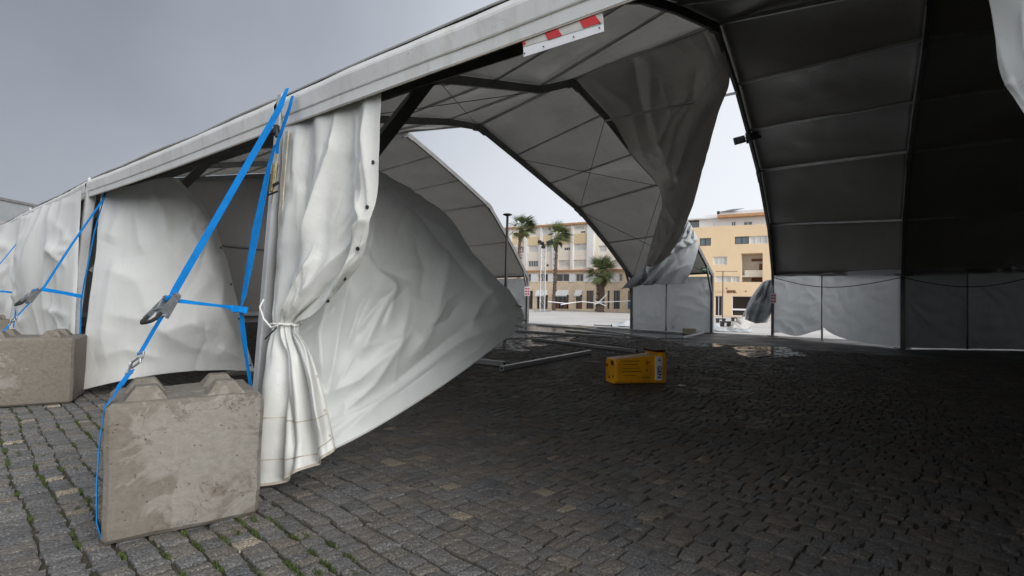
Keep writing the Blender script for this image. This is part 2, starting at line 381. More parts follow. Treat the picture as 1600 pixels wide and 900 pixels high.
def cobbles():
    th = math.radians(-42.5); a = np.array([math.cos(th), math.sin(th)]); b = np.array([-a[1], a[0]])
    vs = []; fs = []; nv = 0; rng = np.random.default_rng(3); wn = SN(11); zn = SN(12)
    near_v = []; cnt = 0; v0 = -25.0; moss = []
    while v0 < 32:
        wid = .145*(1+rng.normal()*.06); u0 = -32+rng.random()*.2
        us = []
        while u0 < 32:
            ln = .115*math.exp(rng.normal()*.2); us.append((u0, ln)); u0 += ln
        A = np.array(us); uc = A[:, 0]+A[:, 1]/2; vc = v0+wid/2
        cx = uc*a[0]+vc*b[0]; cy = uc*a[1]+vc*b[1]
        dn = cx*.61+cy*.79
        ok = (cy > 1.55) & (np.abs(cx) < 1.12*cy+.5) & (dn < 20.5)
        for (us0, ln), x, y in zip(A[ok], cx[ok], cy[ok]):
            g = .0035+.005*rng.random()
            hu, hv = ln/2-g, wid/2-g-.003*rng.random()-(.005 if x*.61+y*.79 < 2.2 else 0)
            uc_, vc_ = us0+ln/2, vc+.014*math.sin(us0*1.3)+.010*math.sin(us0*3.7+v0)
            big = y < 6.5
            n = 5 if y < 4.2 else (4 if big else 2)
            z0 = rng.normal()*.0034; tu, tv = rng.normal()*.04, rng.normal()*.04
            ang = rng.normal()*.05; ca, sa = math.cos(ang), math.sin(ang)
            j = rng.normal(size=(4, 2))*.0065
            t = np.linspace(-1, 1, n); S, T = np.meshgrid(t, t, indexing='ij'); S = S.ravel(); T = T.ravel()
            inset = .85
            bl = np.stack([(1-S)*(1-T), (1+S)*(1-T), (1+S)*(1+T), (1-S)*(1+T)], 1)/4
            du = bl@(np.array([-hu, hu, hu, -hu])+j[:, 0]); dv = bl@(np.array([-hv, -hv, hv, hv])+j[:, 1])
            def put(du, dv, z):
                uu = uc_+du*ca-dv*sa; vv = vc_+du*sa+dv*ca
                return np.stack([uu*a[0]+vv*b[0], uu*a[1]+vv*b[1], z], 1)
            r2 = np.maximum(abs(S), abs(T))
            if n > 2:
                zz = z0+tu*du+tv*dv-.006*(r2 > .99)+rng.normal(size=len(S))*.0016
                top = put(du*(.97), dv*.97, zz)
            else:
                top = put(du*.95, dv*.95, np.full(4, z0)+tu*du+tv*dv)
            P = [top]; base = nv
            if n == 2: ring = [0, 2, 3, 1]
            else: ring = [i*n for i in range(n)]+[(n-1)*n+k for k in range(1, n)]+[i*n+n-1 for i in range(n-2, -1, -1)]+[k for k in range(n-2, 0, -1)]
            rt = top[ring]; cen = rt.mean(0)
            low = cen+(rt-cen)*1.06; low[:, 2] = z0-.008
            bot = low.copy(); bot[:, 2] = -.036
            P += [low, bot]; P = np.vstack(P); vs.append(P)
            for i in range(n-1):
                for k in range(n-1): fs.append((base+i*n+k, base+(i+1)*n+k, base+(i+1)*n+k+1, base+i*n+k+1))
            L = len(ring); o1 = base+n*n; o2 = o1+L
            for k in range(L):
                k2 = (k+1) % L; fs.append((base+ring[k], o1+k, o1+k2, base+ring[k2])); fs.append((o1+k, o2+k, o2+k2, o1+k2))
            nv += len(P); cnt += 1
            if (x*.61+y*.79) < 1.75 and y < 8.5 and rng.random() < .75:
                m = .5+.5*math.sin(x*2.1+1)*math.sin(y*1.7)+.35*rng.normal()
                if m > .55: moss.append((uc_+rng.normal()*.03, vc_+(wid/2)*(1 if rng.random() < .8 else .0), m))
        v0 += wid
    V_ = np.vstack(vs); me = bpy.data.meshes.new('cobblestones'); me.from_pydata(V_.tolist(), [], fs)
    me.materials.append(M['basalt']); o = bpy.data.objects.new('cobblestones', me); C.objects.link(o); o['kind'] = 'structure'
    for p in me.polygons: p.use_smooth = False
    # moss cushions and grass blades in the joints
    vs = []; fs = []
    for (u, v, m) in moss:
        for k in range(int(16+22*m)):
            du = rng.normal()*.035; dv = rng.normal()*.007
            x = (u+du)*a[0]+(v+dv)*b[0]; y = (u+du)*a[1]+(v+dv)*b[1]; h = .007+.012*rng.random()*min(1.2, m); w = .003+.004*rng.random()
            an = rng.random()*2*PI; dx, dy = math.cos(an)*w, math.sin(an)*w; lx, ly = rng.normal()*.006, rng.normal()*.006
            o0 = len(vs); vs += [(x-dx, y-dy, -.02), (x+dx, y+dy, -.02), (x+dx*.5+lx, y+dy*.5+ly, h-.008), (x-dx*.5+lx, y-dy*.5+ly, h-.006)]
            fs.append((o0, o0+1, o0+2, o0+3))
    me = bpy.data.meshes.new('moss'); me.from_pydata(vs, [], fs); me.materials.append(M['moss'])
    mo = bpy.data.objects.new('moss', me); C.objects.link(mo); tag(mo, 'green moss and short grass in the joints of the cobbles beside the concrete blocks', 'moss', kind='stuff')
    print('cobbles', cnt, 'verts', nv, 'moss', len(moss))
cobbles()
def puddle(pts, z, seed):
    r = np.random.default_rng(seed); c = np.mean(pts, 0); P = []
    n = len(pts)
    for i in range(n):
        a_, b_ = np.array(pts[i]), np.array(pts[(i+1) % n])
        for t in np.linspace(0, 1, 9)[:-1]:
            p = a_+(b_-a_)*t; P.append(p+r.normal(size=2)*.09)
    o = sheet('puddle', [tuple(p) for p in P], z, M['water'])
for i, (pp, z) in enumerate([([(745, 512), (905, 508), (960, 516), (900, 524), (800, 528), (735, 532)], .003), ([(740, 533), (850, 530), (905, 526), (880, 536), (790, 546), (735, 548)], .0012),
        ([(1150, 541), (1225, 542), (1262, 556), (1180, 560), (1150, 553)], .0015), ([(1060, 534), (1120, 537), (1130, 542), (1070, 541)], .002), ([(795, 544), (825, 545), (820, 549), (798, 548)], .003),
        ([(960, 520), (1060, 522), (1090, 528), (980, 528)], .0008)]):
    puddle([G(*p)[:2] for p in pp], z, i)
# ------------------------------------------------------------------ the big tent
tent = empty('storm_damaged_marquee', (5.3, 15.5, 0), label='huge white and grey marquee on aluminium arches with torn open roof and loose side sheets', cat='marquee')
PROF = [(0, 3.1), (3.3, 5.1), (6.6, 7.1), (8.7, 7.65), (10.8, 8.2), (12.95, 8.75), (15.1, 8.15), (17.3, 7.5), (19.5, 6.7), (23.0, 4.95), (26.2, 3.1)]
def arch_nodes(L, R, over=None):
    L = np.array([*L, 0.]); R = np.array([*R, 0.]); d = R-L; W = np.linalg.norm(d); d /= W
    P = [L+d*(s*W/26.2)+np.array([0, 0, z]) for s, z in PROF]
    for k, v in (over or {}).items():
        if v[0] == 'plane':      # where the sight line meets the arch's own plane
            u = np.array([-d[1], d[0], 0]); r = ray(*v[1]); t = ((L-np.array([0, 0, HC]))@u)/(r@u); P[k] = np.array([0, 0, HC])+r*t
        else: P[k] = V(*v[1])
    return L, R, P
ARCH = {}
ARCH[-3] = arch_nodes((9.9, -4.9), (24.5, 16.6))  # unseen end bay, added to shut out light at the right
ARCH[-2] = arch_nodes((5.95, -1.85), (20.7, 19.9))
ARCH[-1] = arch_nodes((2.05, 1.25), (17.2, 22.8), {5: ('plane', (1455, -30)), 6: ('plane', (1445, 62)), 7: ('plane', (1430, 160)), 8: ('plane', (1420, 238)), 9: ('plane', (1412, 345)), 10: ('plane', (1410, 430))})
ARCH[0] = arch_nodes((-1.95, 4.3), (13.3, 26.1), {2: ('Y', (950, -12, 9.8)), 3: ('Y', (1002, -10, 11.1)), 4: ('Y', (1056, 8, 12.5)), 5: ('Y', (1120, 38, 14.0)), 6: ('Y', (1151, 133, 16.2)), 7: ('Y', (1170, 205, 18.3)), 8: ('Y', (1186, 268, 20.6)), 9: ('Y', (1201, 352, 23.7)), 10: ('Y', (1208, 430, 26.1))})
ARCH[1] = arch_nodes((-6.28, 7.58), (10.8, 27.6), {5: ('plane', (896, 124)), 6: ('plane', (946, 178)), 7: ('plane', (993, 240)), 8: ('plane', (1035, 287)), 9: ('plane', (1079, 362)), 10: ('plane', (1113, 427))})
ARCH[2] = arch_nodes((-9.8, 10.4), (8.0, 31), {5: ('plane', (750, 195)), 6: ('plane', (808, 243)), 7: ('plane', (860, 287)), 8: ('plane', (905, 325)), 9: ('plane', (950, 380)), 10: ('plane', (988, 433))})
ARCH[3] = arch_nodes((-13.6, 13.5), (1.2, 34), {5: ('plane', (636, 206)), 6: ('plane', (680, 243)), 7: ('plane', (723, 281)), 8: ('plane', (765, 320)), 9: ('plane', (798, 378)), 10: ('plane', (825, 432))})
ARCH[4] = arch_nodes((-17.4, 16.6), (-2.9, 37.4))
ARCH[5] = arch_nodes((-21.2, 19.7), (-6.8, 40.6))
KS = sorted(ARCH)
for k in KS:
    L, R, P = ARCH[k]; d = (R-L)/np.linalg.norm(R-L)
    mb = MB()
    for i in range(10): mb.beam(P[i]-[0, 0, .10], P[i+1]-[0, 0, .10], .11, .24)
    a = mb.build('arch', M['alu_dark'], tent, bevel=.012, seg=1)
    # foot leaning of the near legs
    ft = L.copy()
    if k == 0: ft = np.array([-2.10, 4.28, 0])
    if k == 1: ft = np.array([-6.45, 7.50, 0])
    if k == 2: ft = np.array([-10.1, 10.3, 0])
    MB().beam(ft, P[0]+np.array([0, 0, .06]), .08, .12, up=tuple(N_)+(0,)).build('leg', M['alu'], a, bevel=.01, seg=1)
    rf = np.array([P[10][0], P[10][1], 0])
    MB().beam(rf, P[10], .13, .22, up=tuple(N_)+(0,)).build('leg', M['alu_dark'], a, bevel=.01, seg=1)
    pl = MB(); pl.box(rf[0]-.2, rf[0]+.2, rf[1]-.2, rf[1]+.2, 0.002, .03); pl.build('base_plate', M['alu_dark'], a)
    pl = MB(); pl.box(ft[0]-.13, ft[0]+.13, ft[1]-.13, ft[1]+.13, 0.006, .03); pl.build('base_plate', M['alu_dark'], a)
    # knee braces
    q0 = L+np.array([0, 0, 1.75])+d*.05; q1 = P[0]*.42+P[1]*.58
    MB().beam(q0, q1, .09, .13).build('knee_brace', M['alu_dark'], a)
    q0 = np.array([P[10][0], P[10][1], 2.0]); q1 = P[10]*.65+P[9]*.35
    MB().beam(q0, q1, .08, .10).build('knee_brace', M['alu_dark'], a)
    # joint plates with a bright bolt at the corners
    for i in (2, 5, 8):
        j = MB(); j.beam(P[i]-(P[i]-P[i-1])/np.linalg.norm(P[i]-P[i-1])*.35-[0, 0, .12], P[i]-[0, 0, .12], .13, .27); j.beam(P[i]-[0, 0, .12], P[i]+(P[i+1]-P[i])/np.linalg.norm(P[i+1]-P[i])*.35-[0, 0, .12], .13, .27)
        j.build('corner_joint', M['alu_dark'], a)
# purlins
wrn = SN(5)
NOPUR = {(2, 3): {6, 7, 8, 9, 10}, (1, 2): set(), (0, 1): {7, 8, 9, 10}}
for k0, k1 in zip(KS[:-1], KS[1:]):
    A, B = ARCH[k0][2], ARCH[k1][2]
    for i in range(11):
        if i in NOPUR.get((k0, k1), ()): continue
        if i == 0 or (k0 < -1 and i < 5): continue
        off = np.array([0, 0, -.25 if (k0, i) == (0, 6) else .02]); t = .10 if i in (0, 2, 5, 8, 10) else .07
        MB().beam(A[i]+off, B[i]+off, t*.8, t).build('purlin', M['alu'] if i not in (10,) else M['alu_dark'], tent)
# roof sheets
def roof(k0, k1, i0, i1, name='roof_sheet', puff=.16, seed=0, mat=None):
    A, B = ARCH[k0][2], ARCH[k1][2]; sub = 10; nb = 30; rows = []
    for i in range(i0, i1):
        for s in np.linspace(0, 1, sub, endpoint=(i == i1-1)):
            a = A[i]*(1-s)+A[i+1]*s; b = B[i]*(1-s)+B[i+1]*s; t = np.linspace(0, 1, nb)[:, None]
            rows.append((a*(1-t)+b*t, s, i))
    Pg = np.stack([r[0] for r in rows]); S = np.array([r[1] for r in rows])[:, None]; T = np.linspace(0, 1, nb)[None]
    n = np.cross(np.gradient(Pg, axis=0), np.gradient(Pg, axis=1)); n /= np.linalg.norm(n, axis=2)[..., None]
    if n[..., 2].mean() < 0: n = -n
    s1 = SN(seed+90)
    e = np.sin(PI*T)**.6
    I = np.array([r[2] for r in rows])[:, None]; pf = np.where(I == 0, .03, np.where(I == 1, .08, puff))
    D = .06+pf*np.sin(PI*S)*e+(.03*s1(Pg, .9)*e+.012*(1-abs(s1(Pg, 2.6)))*e)*np.where(I < 2, .2, 1)
    Q = Pg+n*D[..., None]
    du = np.gradient(Q, axis=0); dv = np.gradient(Q, axis=1)
    if np.cross(dv, du)[..., 2].mean() < 0: Q = Q[::-1]
    o = grid_obj(name, Q, M['roof_out'], tent); o.data.materials.append(M['roof'] if k0 >= 0 else M['lining_shaded'])
    s = o.modifiers.new('two_skins', 'SOLIDIFY'); s.thickness = .012; s.offset = -1; s.material_offset = 1; s.material_offset_rim = 0
    return o
for k0, k1 in zip(KS[:-1], KS[1:]):
    roof(k0, k1, 0, 5 if (k0, k1) in ((2, 3), (0, 1)) else 10, seed=k0*3+11)
# steel bracing cables of the covered bay
def cable(a, b, parent=tent, r=.012): MB().tube([a, b], r, 5).build('bracing_cable', M['black'], parent)
A1, A2 = ARCH[1][2], ARCH[2][2]
dn = np.array([0, 0, -.14])
cable(A1[6]+dn, A2[8]+dn); cable(A2[6]+dn, A1[8]+dn); cable(A1[8]+dn, A2[10]+dn); cable(A2[8]+dn, A1[10]+dn)
cable(A1[2]+dn, A2[5]+dn); cable(A2[2]+dn, A1[4]+dn)
# eave: gutter and outer valance, bay by bay
def valance(k0, k1, bulge, sag=0.0, seed=0):
    A, B = ARCH[k0][2][0], ARCH[k1][2][0]; nu = 60; s1 = SN(seed+20)
    prof = [(.034, 2.872), (.040, 2.870), (.048, 2.877), (.052, 2.945), (.060, 2.952), (.062, 2.958), (.074, 3.055), (.070, 3.075), (.030, 3.130), (-.10, 3.20), (-.30, 3.27+bulge*.5), (-.75, 3.55+bulge)]
    t = np.linspace(0.012, .988, nu); d = (B-A); outw = -np.array([N_[0], N_[1], 0]); rows = []
    for o, z in prof:
        P = A[None]*(1-t)[:, None]+B[None]*t[:, None]; P[:, 2] = z; 
        w = (s1(P, 1.3)*.006+s1(P, 6)*.002)*(1 if z > 2.96 else .35)
        P[:, 2] -= sag*np.sin(PI*t)*(1); P += outw[None]*(o+w)[:, None]; rows.append(P)
    g = np.stack(rows); o = grid_obj('eave_valance', g, M['valance'], tent, .004, smooth=False)
    e = MB().ribbon([A*(1-x)+B*x+outw*.056+np.array([0, 0, 2.952-3.1-sag*math.sin(PI*x)]) for x in np.linspace(.012, .988, 30)], .012, Vector((0, 0, 1)), .006)
    e.build('valance_seam', M['keder'], o)
    e = MB().ribbon([A*(1-x)+B*x+outw*.042+np.array([0, 0, 2.873-3.1-sag*math.sin(PI*x)]) for x in np.linspace(.012, .988, 30)], .012, Vector((0, 0, 1)), .008)
    e.build('valance_seam', M['keder'], o)
    MB().beam(A-np.array([0, 0, .05]), B-np.array([0, 0, .05]), .05, .12).build('eave_beam', M['alu_dark'], tent)
valance(-1, 0, 0, .0, 1); valance(0, 1, .12, .02, 2); valance(1, 2, .2, .02, 3); valance(2, 3, .2, 0, 4); valance(3, 4, .1, 0, 5); valance(4, 5, .1, 0, 6)
valance(-2, -1, 0, 0, 7)
# walls ------------------------------------------------------------
def wall(a, b, z1=3.05, z0=.03, bulge=.12, seed=0, hem=None, mat=None, nu=70, nv=44, name='wall_sheet', into=1, parent=None, wr=.03):
    a = np.array([a[0], a[1], 0.]); b = np.array([b[0], b[1], 0.]); t = np.linspace(0, 1, nu)[None, :, None]; s = np.linspace(0, 1, nv)[:, None, None]
    lo = np.array([z0+(hem(x) if hem else 0) for x in t.ravel()])[None, :, None]
    Pg = a*(1-t)+b*t+np.zeros((nv, 1, 1)); Pg[..., 2] = (z1*(1-s)+lo*s)[..., 0]
    d = (b-a)/np.linalg.norm(b-a); n = np.array([-d[1], d[0], 0])*into
    s1, s2 = SN(seed+7), SN(seed+8)
    T = t[..., 0]; S = s[..., 0]; e = np.sin(PI*T)**.5
    D = bulge*e*np.sin(PI*np.clip(S*1.02, 0, 1))+.05*s1(Pg, .8)*e+wr*(1-abs(s2(Pg*np.array([1, 1, 1.6]), 1.7)))*(.3+e)
    # tension creases running in from both posts
    rg = np.random.default_rng(seed+300)
    for _ in range(28):        # sharp tension creases fanning out of the posts and rail
        side = rg.random() < .5; t0 = rg.random()*.12 if side else 1-rg.random()*.12; s0 = rg.random(); ln = .12+.3*rg.random(); sl = rg.normal()*.5
        tt_ = (T-t0)*(1 if side else -1); al = np.clip(tt_/ln, 0, 1); dd = (S-s0-sl*tt_)/(.012+.03*al); D = D+.055*(rg.random()+.4)*np.exp(-np.sqrt(dd**2+.1))*np.sin(PI*np.clip(al, 0, 1))**.7*(tt_ > 0)
    return grid_obj(name, Pg+n*D[..., None], mat or M['wall'], parent or tent)
def RB(k): p = ARCH[k][2][10]; return (p[0], p[1])
def LB(k): p = ARCH[k][0]; return (p[0], p[1])
def mid(p, q, t=.5): return (p[0]*(1-t)+q[0]*t, p[1]*(1-t)+q[1]*t)
for i, (k0, k1) in enumerate(((-3, -2), (-2, -1), (-1, 0), (1, 2), (3, 4), (4, 5))):
    p, q = RB(k1), RB(k0); m = mid(p, q, .45)
    h1 = h2 = None
    if (k0, k1) == (-1, 0): h1 = lambda x: .12+.45*max(0, x-.45)**1.4*1.6+.05*math.sin(x*9); h2 = lambda x: .60*math.exp(-(x/.22)**1.2)+.02
    mt_ = M['wall_shaded'] if k1 <= -1 else M['wall']
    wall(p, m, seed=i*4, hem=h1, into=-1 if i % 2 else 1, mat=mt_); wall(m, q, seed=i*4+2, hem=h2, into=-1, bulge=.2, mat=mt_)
    MB().beam((m[0], m[1], 0), (m[0], m[1], 3.05), .045, .07).build('wall_post', M['alu_dark'], tent)
# leaning loose post and the drooping upper edge cable of the right wall
MB().beam(V(1066, 445, 29.3), V(1052, 512, 28.6), .10, .10).build('wall_post', M['alu'], tent)
for k0, k1 in ((-3, -2), (-2, -1), (-1, 0)):
    A = ARCH[k1][2][10]; B = ARCH[k0][2][10]
    MB().tube([A*(1-t)+B*t+np.array([-.25, -.3, -.1-.45*math.sin(PI*t)]) for t in np.linspace(0, 1, 14)], .018, 5).build('hanging_cable', M['black'], tent)
# far gable
L5, R5, P5 = ARCH[5]
gp = [tuple(R5)]+[tuple(p) for p in P5[::-1]]+[tuple(L5)]
me = bpy.data.meshes.new('gable_sheet'); me.from_pydata(gp, [], [tuple(range(len(gp)))]); me.materials.append(M['lining_shaded'])
o = bpy.data.objects.new('gable_sheet', me); C.objects.link(o); o.parent = tent
n5 = np.array([U_[0], U_[1], 0])*-.12
for t in (.25, .5, .75):
    b = L5*(1-t)+R5*t+n5; zt = np.interp(t*26.2, [p[0] for p in PROF], [p[1] for p in PROF])
    MB().beam(b, b+np.array([0, 0, zt]), .12, .16).build('gable_post', M['alu_dark'], tent)
MB().beam(L5+n5+[0, 0, 4.2], R5+n5+[0, 0, 4.2], .1, .1).build('gable_rail', M['alu_dark'], tent)
MB().beam(L5+n5*3+[0, 0, .5], R5+n5*3+[0, 0, .5], .06, .22).build('gable_rail', M['alu'], tent)
# unseen near right gable and closed eave walls right of the open bay: keep the tent's far end dark
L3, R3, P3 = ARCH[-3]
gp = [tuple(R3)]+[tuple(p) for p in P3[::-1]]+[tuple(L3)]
me = bpy.data.meshes.new('gable_sheet'); me.from_pydata(gp, [], [tuple(range(len(gp)))]); me.materials.append(M['lining_shaded'])
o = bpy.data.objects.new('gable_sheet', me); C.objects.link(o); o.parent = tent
wall(LB(-1), LB(-2), seed=60, mat=M['lining_shaded'], nu=30, nv=20); wall(LB(-2), LB(-3), seed=62, mat=M['lining_shaded'], nu=30, nv=20)
# closed left walls beyond the open bay (outside skin seen between the blocks)
wall((-6.30, 7.42), (-10.05, 10.35), z1=2.95, z0=.05, seed=30, mat=M['sheet2'], into=1, bulge=.1, nu=110, nv=80, wr=.02)
wall((-10.1, 10.42), (-13.7, 13.5), z1=2.95, seed=33, mat=M['sheet2'], into=1, nu=60)
wall(LB(3), LB(4), seed=35, mat=M['sheet2'], into=1); wall(LB(4), LB(5), seed=36, mat=M['sheet2'], into=1)
# ------------------------------------------------------------------ loose sheets
def fold_profile(freqs):
    return lambda u: sum(a*(1-2*np.abs(np.sin(PI*(f*u+p)))**.8) for f, a, p in freqs)
# tied curtain at the near leg
rows = [
 [(444, 160, 4.26), (482, 152, 4.10), (520, 140, 3.92), (560, 128, 3.74), (596, 112, 3.55)],
 [(441, 250, 4.25), (480, 250, 4.05), (518, 248, 3.88), (558, 245, 3.72), (594, 250, 3.56)],
 [(438, 330, 4.25), (474, 330, 4.02), (512, 330, 3.86), (552, 330, 3.72), (588, 335, 3.60)],
 [(434, 400, 4.24), (464, 404, 4.02), (500, 405, 3.88), (538, 405, 3.78), (568, 410, 3.72)],
 [(430, 460, 4.22), (450, 464, 4.06), (474, 464, 3.96), (500, 462, 3.90), (522, 458, 3.88)],
 [(430, 508, 4.18), (438, 508, 4.10), (446, 508, 4.05), (456, 508, 4.04), (468, 508, 4.04)],
 [(421, 560, 4.16), (435, 560, 4.02), (452, 560, 3.95), (470, 560, 3.93), (488, 560, 3.95)],
 [(415, 620, 4.16), (433, 622, 3.96), (456, 625, 3.88), (482, 625, 3.86), (508, 622, 3.88)],
 [(412, 680, 4.14), (432, 690, 3.92), (458, 695, 3.84), (492, 690, 3.82), (518, 668, 3.86)],
 [(410, 752, 4.05), (430, 755, 3.88), (462, 738, 3.80), (497, 720, 3.78), (524, 700, 3.84)]]
nu, nv = 240, 240
Pg = surf(rows, nu, nv); n = normals(Pg); u = np.linspace(0, 1, nu)[None]; v = np.linspace(0, 1, nv)[:, None]
tie = 5/9
uw = u+.035*np.sin(v*5+u*3)+.05*(tie-v)*np.sin(u*PI)
def pl(x, p): return np.abs(((x*p) % 1)-.5)*2
fold = .055*(np.sin(2*PI*(2.3*uw+.15))+.42*np.sin(2*PI*(4.4*uw+.4+.3*v))+.20*np.sin(2*PI*(8.5*uw+.1-.6*v))*np.exp(-((v-tie)/.12)**2)*2)
amp = np.interp(v, [0, .15, .35, tie-.04, tie, tie+.05, .75, 1], [.35, .6, .8, .6, .3, .6, 1.1, 1.3])
amp = amp*np.where(v < tie, np.interp(u, [0, .06, .88, .95, 1], [.1, 1, 1, .25, .1]), 1)
D = fold*amp
fl = [([(528, 165), (524, 235), (497, 330), (462, 430), (440, 500)], 7, .06), ([(552, 165), (565, 250), (560, 300), (578, 345), (520, 410), (450, 500)], 6, .05),
      ([(575, 168), (582, 260), (584, 330), (553, 420), (500, 480)], 6, .045), ([(590, 330), (570, 400), (530, 450), (455, 505)], 6, .05), ([(468, 180), (462, 300), (440, 420)], 9, .035),
      ([(500, 400), (470, 455), (450, 500)], 5, .04), ([(446, 515), (450, 620), (462, 730)], 7, -.06), ([(440, 515), (428, 640), (424, 740)], 6, .04), ([(455, 515), (490, 600), (508, 700)], 6, .05)]
rgc = np.random.default_rng(44)
for _ in range(34):
    x = rgc.uniform(445, 585); y = rgc.uniform(190, 470); k_ = .25+.5*(y-150)/350; fl.append(([(x, y), (x-(x-446)*k_*.25, y+30), (x-(x-446)*k_*.6, y+rgc.uniform(50, 90))], rgc.uniform(2, 4), rgc.uniform(.006, .018)*(1 if rgc.random() < .6 else -1)))
D += foldfield(Pg, fl)+.004*SN(3)(Pg, 7)
Pc = Pg+n*D[..., None]
curt = grid_obj('tied_curtain', Pc, M['curtain'], tent, .004)
hem = MB()
for j in (nv-1, nv-16, nv-42):
    pts = [Pc[j, i]+n[j, i]*.006 for i in range(0, nu, 2)]; hem.ribbon(pts, .008 if j != nv-1 else .02, Vector((0, 0, 1)), .003)
hem.build('hem_stitching', M['keder'], curt)
for v_ in (.02, .118, .21, .30, .38, .45, .50):
    j = int(v_*(nv-1)); p = Pc[j, int(.965*nu)]; q = n[j, int(.965*nu)]
    MB().tube([p+q*.004, p+q*.010], .015, 12).build('eyelet', M['black'], curt)
for v_ in (.62, .72, .82, .92):
    j = int(v_*(nv-1)); p = Pc[j, int(.965*nu)]; q = n[j, int(.965*nu)]
    MB().tube([p+q*.004, p+q*.010], .012, 10).build('eyelet', M['keder'], curt)
tj = int(tie*(nv-1))
ring = [Pc[tj, i]+n[tj, i]*.02 for i in range(0, nu, 6)]
MB().tube([V(428, 510, 4.30)]+ring+[V(470, 507, 4.15)], .009, 6).build('tie_cord', M['cord'], curt)
MB().tube([V(412, 468, 4.12), V(406, 480, 4.08), V(412, 498, 4.05), V(424, 512, 4.03), V(434, 508, 4.0)], .007, 6).build('tie_cord', M['cord'], curt)
MB().tube([V(432, 512, 4.0), V(424, 520, 4.02), V(414, 530, 4.07)], .006, 6).build('tie_cord', M['black'], curt)
# keder strip down the near leg
ld = Vector((-.15, .02, 3.06)).normalized()
MB().ribbon([V(449, 205, 4.16), V(441, 300, 4.16), V(436, 400, 4.16), V(429, 500, 4.15), V(420, 600, 4.13), V(414, 660, 4.12)], .045, Vector((.79, -.61, 0)), .01).build('keder_edge', M['keder'], curt)
# billowing sheet blown into the tent
rows = [
 [(452, 190, 4.45), (520, 222, 4.75), (572, 254, 5.0), (598, 276, 5.2), (614, 284, 5.3)],
 [(446, 230, 4.45), (530, 240, 4.75), (600, 284, 5.15), (655, 306, 5.55), (696, 336, 5.9)],
 [(440, 320, 4.42), (540, 318, 4.70), (625, 335, 5.15), (690, 368, 5.65), (738, 402, 6.05)],
 [(436, 410, 4.38), (545, 395, 4.62), (640, 400, 5.05), (715, 420, 5.6), (776, 440, 6.2)],
 [(430, 500, 4.32), (545, 480, 4.50), (650, 470, 4.95), (735, 470, 5.6), (803, 466, 6.35)],
 [(422, 580, 4.26), (530, 565, 4.40), (640, 545, 4.80), (735, 520, 5.5), (817, 490, 6.45)],
 [(416, 660, 4.20), (500, 640, 4.30), (600, 610, 4.65), (715, 558, 5.3), (815, 504, 6.40)],
 [(412, 745, 4.10), (490, 715, 4.18), (585, 668, 4.45), (700, 595, 5.1), (806, 516, 6.28)]]
fl = [([(600, 280), (640, 330), (690, 360), (760, 460)], 14, .05), ([(585, 330), (575, 400), (612, 450), (600, 520)], 12, .07), ([(620, 430), (600, 470), (560, 560)], 10, .06),
      ([(640, 470), (620, 540), (580, 600), (530, 650)], 10, .06), ([(700, 380), (690, 440), (675, 500), (640, 560)], 14, .07), ([(650, 370), (665, 420), (655, 470)], 10, -.05),
      ([(800, 500), (720, 530), (640, 590), (520, 690)], 12, .06), ([(790, 490), (740, 500), (700, 530), (590, 620)], 9, -.05), ([(525, 430), (500, 520), (505, 600)], 12, .07), ([(545, 440), (530, 520), (512, 620)], 7, -.06),
      ([(735, 400), (750, 450), (790, 490)], 12, .06), ([(770, 440), (745, 480), (730, 520)], 9, .06), ([(555, 520), (590, 470), (618, 452)], 8, .05), ([(560, 355), (590, 420), (640, 440)], 10, -.05),
      ([(500, 620), (560, 590), (640, 520)], 9, .04), ([(720, 470), (700, 500), (650, 520)], 8, -.045), ([(610, 300), (660, 345), (720, 420), (770, 480)], 7, -.035), ([(580, 450), (560, 480), (540, 545)], 6, .04)]
fl = [(p, w, a_*.75) for p, w, a_ in fl]
bil = cloth('billowing_side_sheet', rows, M['sheet'], tent, 240, 240, fl, .006, 1.6, 3, cre=(40, -50, 20, .014, 130, 3.5))
def hemline(o, sel, nuv, mat, parent, r=.012):
    nu, nv = nuv; me = o.data; pts = [Vector(me.vertices[j*nu+i].co) for j, i in sel]
    MB().tube(pts, r, 6).build('hem', mat, parent)
hemline(bil, [(239, i) for i in range(0, 240, 3)], (240, 240), M['valance'], bil, .010)
hemline(bil, [(j, 239) for j in range(0, 240, 3)], (240, 240), M['valance'], bil, .008)
for j in (150, 185, 212):
    p = Vector(bil.data.vertices[j*240+236].co)
    MB().tube([p+Vector((-.06, -.05, .01)), p+Vector((-.02, -.09, .01)), p+Vector((.03, -.05, -.01)), p+Vector((.06, .0, -.02))], .010, 6).build('toggle_strap', M['keder'], bil)
# side sheet of the second bay, bulging out of its rail
rows = [
 [(158, 298, 7.5), (205, 290, 7.5), (238, 282, 7.48), (262, 278, 7.5), (278, 280, 7.6)],
 [(154, 350, 7.45), (212, 345, 7.38), (262, 335, 7.35), (304, 326, 7.4), (326, 338, 7.55)],
 [(149, 405, 7.45), (215, 402, 7.30), (275, 396, 7.25), (325, 388, 7.35), (352, 400, 7.6)],
 [(142, 460, 7.45), (214, 460, 7.25), (280, 458, 7.2), (336, 452, 7.35), (368, 462, 7.65)],
 [(135, 515, 7.45), (212, 516, 7.25), (284, 514, 7.2), (346, 510, 7.4), (380, 518, 7.7)],
 [(126, 570, 7.4), (208, 562, 7.3), (285, 556, 7.35), (350, 552, 7.5), (390, 555, 7.75)],
 [(118, 612, 7.35), (195, 594, 7.25), (270, 582, 7.4), (345, 578, 7.55), (398, 580, 7.8)]]
